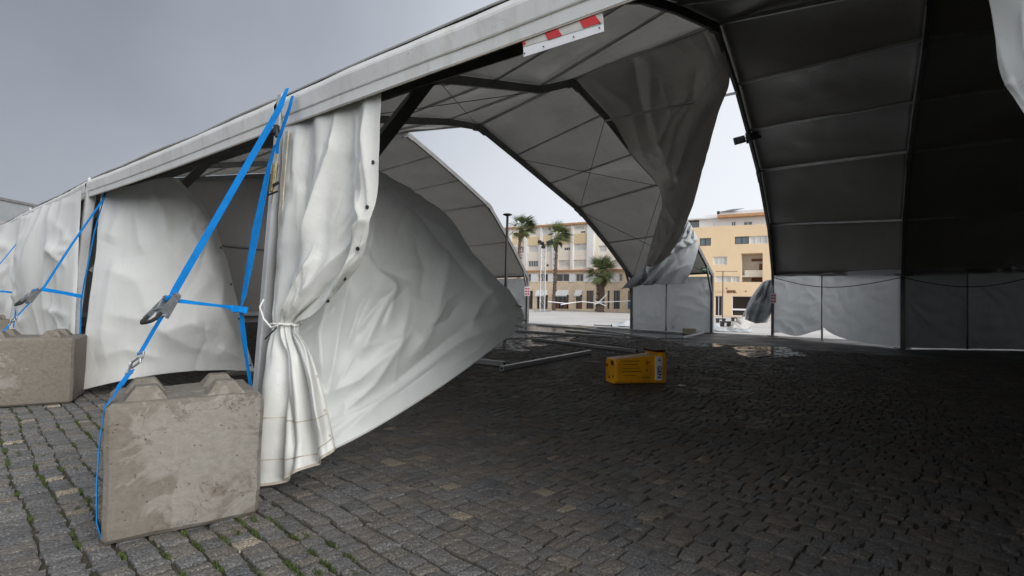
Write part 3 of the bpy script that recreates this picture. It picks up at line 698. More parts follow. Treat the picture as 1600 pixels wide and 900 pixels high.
fl = [([(300, 300), (250, 320), (262, 380), (300, 430)], 18, .09), ([(215, 300), (218, 345), (228, 400)], 10, .08), ([(240, 292), (262, 330), (270, 380)], 10, .07), ([(310, 330), (300, 360), (320, 400)], 8, .06),
      ([(180, 310), (190, 330), (170, 380)], 10, .06), ([(165, 490), (230, 500), (300, 540), (380, 560)], 14, .07), ([(250, 520), (300, 505), (340, 520)], 10, .06), ([(150, 560), (200, 545), (260, 560)], 12, .07),
      ([(170, 420), (220, 440), (240, 500)], 18, .07), ([(330, 430), (300, 470), (310, 520)], 14, .06), ([(185, 400), (170, 470), (160, 540)], 12, .06), ([(340, 540), (370, 555), (392, 570)], 6, .06), ([(350, 420), (345, 480), (372, 540)], 8, .05)]
fl = [(p, w*1.15, a_*.6) for p, w, a_ in fl]
s2 = cloth('loose_side_sheet', rows, M['sheet2'], tent, 200, 200, fl, .006, 1.5, 9, cre=(16, 80, 30, .018, 90, 4.5))
for j in (60, 90, 120, 150, 185):
    p = Vector(s2.data.vertices[j*200+197].co)+Vector((0, -.03, 0)); MB().tube([p, p+Vector((0, -.012, 0))], .014, 8).build('eyelet', M['black'], s2)
rows = [[(352, 583, 7.9), (375, 560, 7.8), (398, 575, 7.8)], [(360, 586, 7.9), (378, 576, 7.75), (398, 582, 7.8)], [(366, 588, 8.0), (382, 586, 7.9), (398, 590, 8)]]
cloth('turned_up_corner', rows, M['roof'], tent, 30, 30, (), .01, 3, 4)
# tied curtain at the next leg, top right
rows = [[(1530, -60, 1.62), (1580, -60, 1.55), (1660, -60, 1.45)], [(1546, 0, 1.62), (1600, 0, 1.52), (1670, 0, 1.42)], [(1556, 55, 1.60), (1610, 60, 1.50), (1680, 60, 1.40)],
        [(1567, 118, 1.56), (1615, 120, 1.46), (1690, 120, 1.38)], [(1590, 160, 1.50), (1640, 170, 1.42), (1700, 180, 1.36)], [(1632, 230, 1.40), (1665, 240, 1.36), (1710, 250, 1.34)], [(1662, 300, 1.36), (1690, 310, 1.32), (1730, 320, 1.32)]]
cloth('tied_curtain', rows, M['curtain'], tent, 60, 80, [([(1560, 60), (1580, 120), (1640, 220)], 10, .008), ([(1600, 0), (1605, 80), (1640, 180)], 8, .01), ([(1575, 135), (1592, 128)], 5, .010)], .001, 4, 6)
def pleat(rows, n, amp):      # zigzag pleats running down the sheet
    out = []
    for j, r in enumerate(rows):
        r = np.array(r, float); t = np.linspace(0, 1, 2*n+1); x = np.linspace(0, 1, len(r)); q = np.stack([np.interp(t, x, r[:, k]) for k in range(3)], 1)
        q[1:-1, 2] += amp*np.where(np.arange(1, 2*n) % 2, -1, 1)*(.6+.4*math.sin(j*2.1)); out.append([tuple(p) for p in q])
    return out
# torn roof sheet hanging between two arches
P0, P1 = ARCH[0][2], ARCH[1][2]
def tp(p, dz=.1): x, y = to_px([p]); return (float(x[0]), float(y[0]), float(p[1]))
rows = [
 [tp(P1[5]*(1-t)+P0[5]*t+np.array([0, 0, .12])) for t in (-.03, .25, .5, .75, 1)],
 [(938, 172, 18.9), (1000, 150, 17.8), (1055, 135, 17.0), (1105, 125, 16.0), (1140, 122, 15.2)],
 [(982, 236, 20.3), (1025, 228, 19.2), (1062, 222, 18.3), (1098, 208, 17.4), (1122, 180, 16.4)],
 [(1026, 287, 22.0), (1048, 285, 20.8), (1066, 282, 19.6), (1086, 270, 18.6), (1105, 242, 17.4)],
 [(1034, 322, 21.6), (1042, 325, 20.8), (1056, 322, 20.0), (1072, 318, 19.2), (1088, 306, 18.2)],
 [(1024, 365, 21.2), (1030, 368, 20.6), (1042, 368, 20.0), (1056, 366, 19.4), (1072, 352, 18.8)],
 [(1012, 405, 20.8), (1016, 409, 20.4), (1024, 412, 20.0), (1036, 410, 19.6), (1050, 395, 19.2)],
 [(1008, 415, 20.6), (1011, 418, 20.4), (1016, 420, 20.1), (1024, 420, 19.8), (1034, 414, 19.5)]]
fl = [([(920, 118), (985, 165), (1005, 240), (1045, 300), (1050, 340)], 9, .14), ([(1015, 95), (1020, 180), (1052, 260), (1060, 340)], 10, .2), ([(1135, 130), (1075, 230), (1062, 320), (1050, 350)], 8, .16),
      ([(1110, 130), (1060, 190), (1045, 260)], 6, .2), ([(1085, 140), (1050, 180), (1030, 230)], 5, .15), ([(1120, 150), (1085, 200), (1058, 290)], 5, .2), ([(990, 90), (1000, 160), (1015, 210)], 8, -.2), ([(1050, 250), (1062, 300)], 4, -.2)]
cloth('torn_roof_sheet', rows, M['torn'], tent, 130, 180, fl, .02, 1.1, 21, cre=(28, 112, 12, .08, 100, 3.5), pin=5)
rows = [
 [(1072, 342, 24.5), (1076, 346, 24.8), (1081, 354, 25.4), (1086, 364, 26.0)],
 [(1054, 372, 24.2), (1066, 370, 24.5), (1078, 370, 25.2), (1088, 372, 26.0)],
 [(1030, 400, 23.8), (1048, 400, 24.0), (1066, 400, 24.8), (1082, 400, 25.8)],
 [(1000, 424, 23.2), (1024, 425, 23.6), (1050, 425, 24.4), (1076, 424, 25.6)],
 [(970, 452, 22.8), (1002, 446, 23.4), (1036, 444, 24.2), (1070, 444, 25.4)]]
fl = [([(975, 448), (1005, 420), (1035, 405)], 4, .15), ([(1035, 400), (1060, 385), (1090, 372)], 3, .18), ([(1040, 385), (1070, 372)], 3, -.12), ([(1088, 375), (1078, 410), (1066, 442)], 2.5, .2), ([(1010, 440), (1004, 415)], 3, .12)]
cloth('torn_roof_sheet', pleat(rows, 4, .22), M['wall'], tent, 90, 90, fl, .015, 1.2, 23, cre=(14, 130, 20, .04, 45, 2.5))
# loose rod of the torn bay
MB().tube([V(1034, 328, 21.5), V(1001, 443, 22.6)], .035, 6).build('loose_rail', M['alu'], tent)
# torn wall piece flapping from the far leg
rows = [
 [(1192, 441, 26.4), (1198, 438, 26.3), (1204, 437, 26.2), (1208, 438, 26.1)],
 [(1180, 456, 26.5), (1190, 456, 26.0), (1200, 456, 26.0), (1208, 458, 26.1)],
 [(1169, 474, 26.6), (1180, 474, 25.9), (1192, 476, 25.9), (1206, 478, 26.1)],
 [(1166, 494, 26.7), (1175, 494, 25.9), (1185, 490, 26.1), (1204, 492, 26.3)],
 [(1164, 499, 26.8), (1172, 502, 26.0), (1181, 505, 26.1), (1199, 504, 26.6)]]
fl = [([(1200, 440), (1180, 470), (1168, 496)], 2.5, .16), ([(1206, 445), (1195, 475), (1182, 502)], 2.5, .16), ([(1197, 450), (1180, 480), (1174, 500)], 2, -.14)]
cloth('torn_wall_sheet', pleat(rows, 3, .30), M['wall'], tent, 70, 80, fl, .01, 2, 25, cre=(10, 112, 8, .05, 45, 2))
settle(tent)
# ------------------------------------------------------------------ concrete ballast blocks
def block(L, Wd, Hh, label, loc, rz, tilt=(0, 0), knobs=((.2, .6), (.22, .58)), obj_group=None):
    root = empty('concrete_block', loc, rz, label=label, cat='ballast block')
    if obj_group: root['group'] = obj_group
    root.rotation_euler = (tilt[0], tilt[1], rz)
    bm = bmesh.new(); bmesh.ops.create_cube(bm, size=1)
    for v in bm.verts:
        v.co.x = (v.co.x+.5)*L; v.co.y = (v.co.y+.5)*Wd; v.co.z = (v.co.z+.5)*Hh
    bmesh.ops.bevel(bm, geom=[e for e in bm.edges], offset=.028, segments=1, affect='EDGES')
    bmesh.ops.subdivide_edges(bm, edges=bm.edges, cuts=9, use_grid_fill=True)
    sn = SN(int(L*100)+int(loc[0]*7) % 50)
    P = np.array([v.co[:] for v in bm.verts]); D = .004*sn(P, 4)+.0025*sn(P, 17)
    c = np.array([L/2, Wd/2, Hh/2])
    for v, d, p in zip(bm.verts, D, P):
        q = (p-c)/c; k = q/np.linalg.norm(q); v.co += Vector(k*d)
    me = bpy.data.meshes.new('body'); bm.to_mesh(me); bm.free(); me.materials.append(M['concrete'])
    o = bpy.data.objects.new('body', me); C.objects.link(o); o.parent = root
    for p in me.polygons: p.use_smooth = True
    w = o.modifiers.new('bevel', 'BEVEL'); w.width = .006; w.segments = 2; w.limit_method = 'ANGLE'; w.angle_limit = .6
    for kx in knobs[0]:
        for ky in knobs[1]:
            a = .115; b = .055; h = .085; x, y = kx, ky; z = Hh-.004
            m = MB().hexa([(x-a, y-a, z), (x+a, y-a, z), (x+a, y+a, z), (x-a, y+a, z), (x-b, y-b, z+h), (x+b, y-b, z+h), (x+b, y+b, z+h), (x-b, y+b, z+h)])
            m.build('stacking_knob', M['concrete'], root, bevel=.008)
    m = MB().box(L*.5-.08, L*.5+.08, Wd*.5-.03, Wd*.5+.03, Hh-.003, Hh+.006); m.build('lifting_slot', M['dirt'], root)
    return root
A0b = G(160, 862); A1b = G(406, 800); ang = math.radians(36.5); A0b = np.array([-2.31, 2.95, 0])
block(.83, .70, .80, 'weathered concrete ballast block with damp brown stains standing beside the near tent leg', (A0b[0], A0b[1], .006), ang, knobs=((.19, .62), (.18, .52)))
b2 = G(112, 631); a2 = math.radians(30)
block(1.6, .8, .86, 'plain brown concrete ballast block beside the second tent leg, cut by the left edge', (b2[0]-1.6*math.cos(a2), b2[1]-1.6*math.sin(a2), .006), a2, knobs=((.25, .80, 1.34), (.2, .6)))
b3 = V(14, 560, 10.2)
block(1.6, .8, .88, 'partly hidden concrete ballast block rising behind the larger brown one at far left', (b3[0]-1.45, b3[1]-.75, .006), math.radians(30), knobs=((.25, .8, 1.32), (.2, .6)))
# ------------------------------------------------------------------ straps
def orient(c, d, s):
    d = Vector(d).normalized(); s = Vector(s); s = (s-d*s.dot(d)).normalized(); n = d.cross(s)
    return Matrix(((s.x, d.x, n.x, c[0]), (s.y, d.y, n.y, c[1]), (s.z, d.z, n.z, c[2]), (0, 0, 0, 1)))
def tf(mb, Mx): mb.v = [tuple(Mx @ Vector(p)) for p in mb.v]; return mb
def ratchet(parent, c, d, s, k=1.0):
    # local: x across the strap, y along it (up), z towards the viewer
    Mx = orient(c, d, s) @ Matrix.Scale(k, 4)
    m = MB()
    for x in (-.043, .043):
        m.add([(x-.002, -.075, -.012), (x-.002, .09, -.012), (x-.002, .10, .01), (x-.002, .06, .035), (x-.002, -.03, .028), (x-.002, -.08, .008),
               (x+.002, -.075, -.012), (x+.002, .09, -.012), (x+.002, .10, .01), (x+.002, .06, .035), (x+.002, -.03, .028), (x+.002, -.08, .008)],
              [(0, 1, 2, 3, 4, 5), (11, 10, 9, 8, 7, 6)]+[(i, (i+1) % 6, 6+(i+1) % 6, 6+i) for i in range(6)])
    m.tube([(-.046, .07, .012), (.046, .07, .012)], .012, 10); m.tube([(-.046, -.05, .0), (.046, -.05, .0)], .008, 8)
    fr_ = tf(m, Mx).build('ratchet_frame', M['steel'], parent)
    w = MB(); w.tube([(-.030, .07, .012), (.030, .07, .012)], .021, 12); tf(w, Mx).build('strap_coil', M['strap'], fr_)
    h = MB()
    for x in (-.050, .050):
        g = MB(); g.beam((x, .055, .02), (x*1.15, -.10, .055), .006, .03); h.add(g.v, g.f)
        for t in range(10):       # ratchet wheel teeth
            a = 2*PI*t/10; h.beam((x*.93, .07, .012), (x*.93, .07+.026*math.cos(a), .012+.026*math.sin(a)), .005, .009, up=(1, 0, 0))
    h.box(-.04, .04, -.03, -.022, .03, .045)
    h = tf(h, Mx).build('ratchet_lever', M['steel'], parent)
    g = MB(); g.tube([(-.058, -.075, .050), (-.062, -.118, .060), (-.045, -.135, .064), (0, -.138, .064), (.045, -.135, .064), (.062, -.118, .060), (.058, -.075, .050)], .011, 8)
    tf(g, Mx).build('lever_grip', M['rubber'], h)
def hook(parent, c, d, s, k=1.0):
    Mx = orient(c, d, s) @ Matrix.Scale(k, 4); m = MB()
    for sg in (1, -1):
        pts = [(-.022*sg, .055, 0), (.022*sg, .055, 0), (.026*sg, .03, .004), (.010*sg, .0, .008*sg), (-.02*sg, -.02, .008*sg), (-.038*sg, -.012, .006*sg), (-.042*sg, .006, 0)]
        m.tube([(x, y*sg, z) for x, y, z in pts], .0055, 7)
    m.tube([(-.022, -.055, 0), (.022, -.055, 0)], .0055, 7)
    tf(m, Mx).build('steel_hook', M['steel'], parent)
E_ = Vector((.79, -.61, 0))
def straps(name_, cam_pts):
    pass
st = empty('ratchet_strap', V(262, 475, 3.45), label='wide blue ratchet strap from the near tent leg top down around the near block', cat='ratchet strap')
up = [V(443, 152, 4.02), V(438, 166, 3.98), V(425, 190, 3.94), V(262+12, 475-22, 3.50)]
MB().ribbon([V(449, 138, 4.05)]+up+[V(268, 466, 3.47)], [.035, .05, .072, .082, .082, .075], Vector((.95, -.25, .35)), .004).build('webbing', M['strap'], st)
d1 = Vector(V(275, 452, 3.5)-V(213, 560, 3.2)).normalized()
MB().ribbon([V(262, 480, 3.44), V(240, 516, 3.34), V(218, 554, 3.22)], .046, Vector((.95, -.3, .3)), .004).build('webbing', M['strap'], st)
ratchet(st, V(262, 482, 3.42), d1, (-.95, .3, -.3), 1.1)
hook(st, V(211, 567, 3.19), d1, (.95, -.3, .3), 1.3)
A0v = Vector(A0b); bx = Vector((math.cos(ang), math.sin(ang), 0)); by = Vector((-math.sin(ang), math.cos(ang), 0))
tl = A0v+by*.10-bx*.008
MB().ribbon([V(206, 578, 3.16), V(188, 602, 3.08), tuple(tl+bx*.035+Vector((0, 0, .835))), tuple(tl+Vector((0, 0, .79))), tuple(tl-bx*.016+Vector((0, 0, .6))), tuple(tl-bx*.022+Vector((0, 0, .35))), tuple(tl-bx*.014+Vector((0, 0, .13))), tuple(tl+bx*.012+Vector((0, 0, .02)))],
            [.05, .06, .07, .08, .08, .08, .08, .07], [(.95, -.3, .3), (.9, -.3, .3), tuple(by), tuple(by), tuple(by), tuple(by), tuple(by), tuple(by)], .005).build('webbing', M['strap'], st)
settle(st)
st = empty('ratchet_strap', V(378, 480, 3.95), label='slack blue strap hanging beside the near tent leg behind the block, knotted halfway', cat='strap')
MB().ribbon([V(457, 150, 4.02), V(452, 170, 4.0), V(440, 205, 3.98), V(434, 222, 3.99), V(433, 240, 4.0)], [.03, .04, .04, .034, .03], Vector((.8, -.3, .5)), .004).build('webbing', M['strap'], st)
MB().ribbon([V(430, 226, 4.12), V(420, 262, 4.06), V(400, 360, 3.98), V(381, 462, 3.92), V(377, 478, 3.9)], [.04, .068, .088, .062, .045], [(.8, -.5, .3), (.8, -.5, .3), (.9, -.4, .2), (.8, -.5, .3), (.6, -.5, .6)], .004).build('webbing', M['strap'], st)
MB().ribbon([V(376, 478, 3.9), V(380, 520, 3.94), V(386, 565, 3.97), V(392, 606, 3.99)], [.04, .045, .04, .03], [(.7, -.5, .3), (.95, -.2, .1), (.8, -.5, 0), (.95, -.3, 0)], .004).build('webbing', M['strap'], st)
MB().ribbon([V(278, 470, 3.50), V(310, 474, 3.6), V(345, 478, 3.75), V(362, 481, 3.85)], [.028, .022, .020, .030], [(0, .1, 1), (0, .5, .8), (0, .3, 1), (0, .2, 1)], .005).build('tail', M['strap'], st)
MB().ribbon([V(358, 479, 3.84), V(366, 483, 3.86), V(374, 483, 3.86), V(387, 485, 3.88)], [.030, .05, .044, .048], Vector((0, .1, 1)), .022).build('knot', M['strap'], st)
settle(st)
# leg hardware of the near leg
lh = empty('strap_tensioner', V(425, 265, 4.12), label='yellowish metal tensioner and pale band on the outside of the near tent leg', cat='tensioner')
m = MB(); m.beam(V(431, 255, 4.08), V(424, 300, 4.08), .05, .03); m.build('clamp_body', M['brass'], lh, bevel=.004)
m = MB(); m.tube([V(418, 305, 4.05), V(434, 299, 4.05)], .008, 6); m.tube([V(436, 285, 4.05), V(427, 290, 4.05)], .012, 6); m.build('clamp_bolt', M['black'], lh)
MB().ribbon([V(437, 196, 4.06), V(435, 225, 4.06), V(431, 258, 4.06), V(427, 300, 4.08), V(424, 318, 4.1)], .022, E_, .004).build('band', M['keder'], lh)
m = MB(); m.tube([V(424, 208, 4.08), V(432, 204, 4.04)], .03, 10); m.tube([V(431, 196, 4.05), V(434, 214, 4.05)], .022, 8); m.build('pulley', M['black'], lh)
settle(lh)
# head bracket of the near leg
hb = MB(); hb.beam(V(441, 140, 4.08), V(444, 168, 4.08), .055, .05); hb.beam(V(445, 146, 4.06), V(452, 140, 4.04), .04, .05)
h_ = hb.build('leg_head_bracket', M['alu'], tent, bevel=.006)
# second and third strap groups
st = empty('ratchet_strap', V(52, 462, 6.9), label='blue ratchet strap from the second leg top down to the brown block at left', cat='ratchet strap')
MB().ribbon([V(166, 296, 7.4), V(161, 312, 7.3), V(110, 385, 7.1), V(70, 447, 6.95), V(62, 455, 6.92)], [.04, .05, .052, .055, .05], Vector((.95, -.2, .3)), .005).build('webbing', M['strap'], st)
d2 = Vector(V(64, 450, 6.9)-V(18, 508, 6.6)).normalized()
ratchet(st, V(52, 464, 6.88), d2, (-.9, .3, -.3), 1.3); hook(st, V(20, 501, 6.65), d2, (.9, -.3, .3), 1.2)
MB().ribbon([V(48, 472, 6.85), V(36, 484, 6.76), V(24, 497, 6.7)], .055, Vector((.9, -.3, .3)), .005).build('webbing', M['strap'], st)
MB().ribbon([V(15, 507, 6.6), V(0, 523, 6.5), V(-12, 540, 6.45), V(-16, 600, 6.5)], .055, Vector((.9, -.3, .3)), .005).build('webbing', M['strap'], st)
MB().ribbon([V(66, 452, 6.88), V(96, 457, 7.05), V(127, 463, 7.25)], [.05, .045, .05], Vector((0, .1, 1)), .006).build('tail', M['strap'], st)
settle(st)
st = empty('ratchet_strap', V(127, 463, 7.25), label='thin blue strap dropping straight down beside the second tent leg', cat='strap')
MB().ribbon([V(163, 308, 7.33), V(148, 360, 7.30), V(132, 440, 7.26), V(127, 470, 7.25), V(125, 530, 7.28), V(124, 604, 7.3)], [.02, .03, .035, .035, .03, .03], Vector((.9, -.4, 0)), .005).build('webbing', M['strap'], st)
settle(st)
st = empty('ratchet_strap', V(20, 400, 9.6), label='blue ratchet strap running off the left edge from the third tent leg', cat='ratchet strap')
MB().ribbon([V(56, 345, 10.0), V(50, 352, 9.95), V(0, 412, 9.4), V(-30, 448, 9.1)], [.04, .05, .055, .055], Vector((.9, -.3, .3)), .005).build('webbing', M['strap'], st)
MB().ribbon([V(56, 350, 10.0), V(40, 400, 9.95), V(28, 458, 9.9), V(21, 512, 9.9)], .04, Vector((.9, -.4, 0)), .005).build('webbing', M['strap'], st)
MB().ribbon([V(-10, 454, 9.6), V(10, 456, 9.7), V(28, 458, 9.9)], .035, Vector((0, .1, 1)), .006).build('tail', M['strap'], st)
settle(st)
# clamps on legs two and three (steel plates)
for (x0, y0, x1, y1, Y) in ((147, 393, 145, 418, 7.3), (57, 372, 55, 386, 9.9)):
    MB().beam(V(x0, y0, Y), V(x1, y1, Y), .10, .03, up=tuple(N_)+(0,)).build('leg_clamp', M['steel'], tent, bevel=.005)
# ------------------------------------------------------------------ hazard board under the gutter
def eave_at(px, off=0.0, z=2.9):
    # point on the outer eave line (plus offset) seen at this column
    t = np.linspace(-.5, 6, 4000); P = np.stack([-1.95+.79*t-.61*off, 4.3-.61*t-.79*off, np.full_like(t, z)], 1)
    x, y = to_px(P); return P[np.argmin(abs(x-px))]
def on_plane(px, py, off=.018):
    nrm = np.array([.61, .79, 0]); p0 = np.array([-1.95-.61*off, 4.3-.79*off, 0]); r = ray(px, py)
    t = ((p0-np.array([0, 0, HC]))@nrm)/(r@nrm); return np.array([0, 0, HC])+r*t
sg = empty('hazard_board', on_plane(880, 60), label='white board with red diagonal hazard stripes hanging under the eave', cat='hazard board')
q = [on_plane(818, 89), on_plane(943, 49), on_plane(940, 4), on_plane(817, 46)]
nb_ = np.array([.61, .79, 0])
def plate(q, th, off=0.0):
    a = [p-nb_*off for p in q]; return MB().add([*a, *[p+nb_*th for p in a]], [(0, 1, 2, 3), (7, 6, 5, 4), (0, 4, 5, 1), (1, 5, 6, 2), (2, 6, 7, 3), (3, 7, 4, 0)])
plate(q, .006).build('board', M['white'], sg)
def bl(s, t): return (q[0]*(1-s)+q[1]*s)*(1-t)+(q[3]*(1-s)+q[2]*s)*t
plate([bl(.0, .36), bl(1, .27), bl(1, 1), bl(0, 1)], .002, .0025).build('reflective_strip', M['cream_board'], sg)
for a, b in ((-.03, .06), (.30, .46), (.74, .92)):
    t0, t1 = .33, 1.0
    plate([bl(max(0, a+.04), t0-.02) if a > 0 else bl(0, .40), bl(b+.06, t0-.02) if a > 0 else bl(.04, .42), bl(b-.07 if a > 0 else 0.0, t1), bl(a-.06 if a > 0 else 0.0, t1)], .002, .005).build('red_stripe', M['red'], sg)
m = MB()
for s, t in ((.02, .1), (.28, .12), (.66, .12), (.96, .15), (.97, .3)): p = bl(s, t)-nb_*.004; m.tube([p, p-nb_*.003], .004, 8)
m.build('rivets', M['black'], sg)
settle(sg)
# ------------------------------------------------------------------ small hanging things
def floodlights():
    c = V(1164, 216, 18.6); r = empty('work_floodlights', c, label='pair of small black floodlights clamped to the bare edge of the tall arch', cat='floodlight')
    m = MB(); m.beam(V(1150, 219, 18.4), V(1180, 212, 18.6), .05, .04); m.beam(V(1166, 208, 18.5), V(1168, 224, 18.5), .06, .06); m.build('bracket', M['black'], r)
    for x, y, s in ((1156, 219, -1), (1180, 212, 1)):
        c = V(x, y, 18.4); m = MB(); a = V(x-8, y+2, 18.35); b = V(x+7, y-2, 18.5); m.beam(a, b, .12, .26); h = m.build('lamp_head', M['black'], r, bevel=.02)
        m = MB(); m.beam(a+(b-a)*.12+[0, -.062, 0], a+(b-a)*.88+[0, -.062, 0], .01, .20); m.build('lamp_glass', M['lens'], h)
    settle(r)
floodlights()
for (x, y, Y, lab) in ((1100, 421, 26.9, 'small green exit sign on the last bare rafter of the torn bay'), (1368, 435, 23.3, 'small green exit sign hanging on the dark eave rail of the right wall')):
    r = empty('exit_sign', V(x, y, Y), label=lab, cat='exit sign')
    c = V(x, y, Y); s = .17 if x < 1200 else .15
    MB().box(c[0]-s, c[0]+s, c[1]-.03, c[1]+.03, c[2]-s*.55, c[2]+s*.55).build('housing', M['green'], r, bevel=.01)
    a = MB(); a.box(c[0]-s*.5, c[0]+s*.2, c[1]-.036, c[1]-.031, c[2]-s*.08, c[2]+s*.08); a.add([(c[0]+s*.2, c[1]-.036, c[2]-s*.25), (c[0]+s*.6, c[1]-.036, c[2]), (c[0]+s*.2, c[1]-.036, c[2]+s*.25)], [(0, 1, 2)])
    a.build('arrow', M['shutter'], r); settle(r)
for (x, y, Y, s, lab) in ((1208, 466, 25.7, .20, 'small white notice with red print on the bare leg of the tall arch'), (824, 455, 33.4, .24, 'small red and white notice on the outer leg of the far section')):
    r = empty('notice', V(x, y, Y), label=lab, cat='notice'); c = V(x, y, Y)
    MB().box(c[0]-s*.75, c[0]+s*.75, c[1]-.01, c[1]+.01, c[2]-s*1.25, c[2]+s*1.25).build('board', M['white'], r)
    m = MB()
    for k in range(3):
        for j in range(2): m.box(c[0]-s*.6+j*s*.65, c[0]-s*.08+j*s*.65, c[1]-.016, c[1]-.011, c[2]-s*1.05+k*s*.75, c[2]-s*.55+k*s*.75)
    m.build('red_print', M['pink'], r); settle(r)
# ------------------------------------------------------------------ fallen aluminium profiles
PIPES = [((784, 576), (922, 550), .10, 'white edged aluminium profile lying diagonally nearest the orange bin'), ((716, 561), (788, 569), .11, 'short aluminium profile poking out from under the billowing sheet'),
 ((832, 530), (995, 549), .10, 'long aluminium profile running up against the orange bin'), ((806, 517), (958, 527), .09, 'aluminium profile lying across the wet patch in front of the others'),
 ((838, 508), (948, 516), .08, 'farthest thin profile lying near the bright outer paving'), ((884, 517), (976, 525), .08, 'short dark profile lying between two longer ones'),
 ((918, 514), (1030, 530), .09, 'aluminium profile pointing at the torn wall sheets'), ((935, 512), (1068, 521), .08, 'profile lying along the foot of the torn tarpaulin'),
 ((1066, 528), (1106, 518), .09, 'short profile beside the crumpled tarpaulin at the open leg'), ((928, 508), (1010, 512), .08, 'thin profile lying behind the small heap of white tarpaulin')]
for a, b, w, lab in PIPES:
    p, q_ = G(*a, w/2), G(*b, w/2); p[2] = q_[2] = w/2+.006
    c = (p+q_)/2
    r = empty('fallen_profile', (c[0], c[1], 0), label=lab, cat='metal profile', group='aluminium profiles scattered on the cobbles')
    MB().beam(p, q_, w, w).build('profile', M['alu'], r, bevel=.006, seg=1)
    d = (q_-p)/np.linalg.norm(q_-p); m = MB(); m.beam(p-d*.004, p+d*.05, w*.55, w*.55); m.beam(q_-d*.05, q_+d*.004, w*.55, w*.55); m.build('hollow_end', M['black'], r)
    settle(r)
pb = G(1077, 522); tag(MB().box(pb[0]-.30, pb[0]+.30, pb[1]-.15, pb[1]+.15, .005, .30).build('pale_box', M['wood'], None, bevel=.02, loc=(pb[0], pb[1], 0)), 'pale box standing on the ground at the foot of the leaning wall post', 'box')
for (x, y, s, lab) in ((1065, 604, .05, 'small white scrap on the dark cobbles right of the orange bin'), (1240, 520, .07, 'tiny pale scrap near the foot of the right wall')):
    g_ = G(x, y); m = MB(); n_ = 7; rg = random.Random(x); P_ = [(g_[0]+s*(1.6 if k in (0, 3) else 1)*math.cos(2*PI*k/n_)*rg.uniform(.7, 1.2), g_[1]+s*math.sin(2*PI*k/n_)*rg.uniform(.7, 1.2), .012+rg.random()*.02) for k in range(n_)]
    m.add(P_+[(g_[0], g_[1], .035)]+[(p[0], p[1], p[2]-.006) for p in P_], [(k, (k+1) % n_, n_) for k in range(n_)]+[(k, n_+1+k, n_+1+(k+1) % n_, (k+1) % n_) for k in range(n_)]+[tuple(n_+1+k for k in range(n_))[::-1]])
    tag(m.build('paper_scrap', M['white'], None, loc=(g_[0], g_[1], 0)), lab, 'scrap')
# ------------------------------------------------------------------ crumpled tarpaulin on the ground
def heap(name, pts, wid, hgt, seed, label, mat='wall'):
    P = np.array([G(*p) for p in pts]); nu, nv = 130, 26; t = np.linspace(0, 1, nu); c = catmull(P, t); c[:, 2] = 0
    d = np.gradient(c, axis=0); d /= np.linalg.norm(d, axis=1)[:, None]; n = np.stack([-d[:, 1], d[:, 0], 0*d[:, 0]], 1)
    w = np.interp(t, np.linspace(0, 1, len(wid)), wid); h = np.interp(t, np.linspace(0, 1, len(hgt)), hgt)
    s = np.linspace(-1, 1, nv)[:, None]; g = c[None]+n[None]*(s*w)[..., None]; s1, s2 = SN(seed), SN(seed+1)
    z = h*(1-s**2)**.6*(.55+.45*s1(g, 2.2))+.07*(1-abs(s2(g, 4)))*(1-s**2)
    g[..., 2] = np.maximum(z, 0)+.012+.01*np.abs(s1(g, 3)); g[..., :2] += (n[None]*(s2(g, 2.5)*.12)[..., None])[..., :2]
    o = grid_obj(name, g, M[mat], None, .004); tag(o, label, 'tarpaulin'); return o
heap('fallen_tarpaulin', [(1088, 521), (1105, 514), (1125, 517), (1150, 518), (1166, 516)], [.3, .9, .7, .6, .2], [.08, .28, .14, .12, .12], 31, 'crumpled white tarpaulin trailing over the ground in the open bay between two legs')
heap('fallen_tarpaulin', [(958, 511), (980, 510), (1000, 510), (1022, 512)], [.3, .6, .7, .2], [.1, .25, .6, .1], 33, 'small heap of white tarpaulin behind the fallen profiles')
heap('fallen_tarpaulin', [(1150, 517), (1163, 511), (1172, 503), (1182, 505)], [.3, .35, .4, .2], [.3, .8, 1.1, .9], 35, 'dark twisted end of tarpaulin under the flapping wall sheet', 'torn')
# ------------------------------------------------------------------ orange bin lying on its side
pa, pb_ = G(961, 602), G(1041, 600); L = float(np.linalg.norm(pb_-pa)); an = math.atan2(pb_[1]-pa[1], pb_[0]-pa[0])
bn = empty('wheeled_bin', (pa[0], pa[1], .006), an, label='scuffed orange wheelie bin lying on its side on the dark cobbles', cat='bin')
L *= 1.0; h0, h1, d0, d1_ = .44, .56, .42, .52
m = bmesh.new(); secs = []
for x, h, d in ((0, h0*.94, d0*.9), (.03, h0, d0), (.35*L, h0+.03, d0+.03), (.72*L, h0+.07, d0+.07), (.86*L, h1-.03, d1_-.03), (.87*L, h1+.01, d1_+.01), (L*.985, h1+.02, d1_+.02), (L, h1, d1_)):
    ring = []; r_ = .06
    zo = .0
    for cx, cz, a0 in ((d-r_, h-r_, 0), (r_, h-r_, PI/2), (r_, r_, PI), (d-r_, r_, 1.5*PI)):
        for k in range(5): a = a0+PI/2*k/4; ring.append(m.verts.new((x, cx+r_*math.cos(a), cz+r_*math.sin(a)+(h1-h)*.10)))
    secs.append(ring)
for a, b in zip(secs[:-1], secs[1:]):
    for k in range(20): m.faces.new((a[k], a[(k+1) % 20], b[(k+1) % 20], b[k]))
m.faces.new(secs[0]); m.faces.new(secs[-1][::-1]); bmesh.ops.recalc_face_normals(m, faces=m.faces)
me = bpy.data.meshes.new('body'); m.to_mesh(me); m.free(); me.materials.append(M['bin']); me.materials.append(M['bin_top'])
o = bpy.data.objects.new('body', me); C.objects.link(o); o.parent = bn
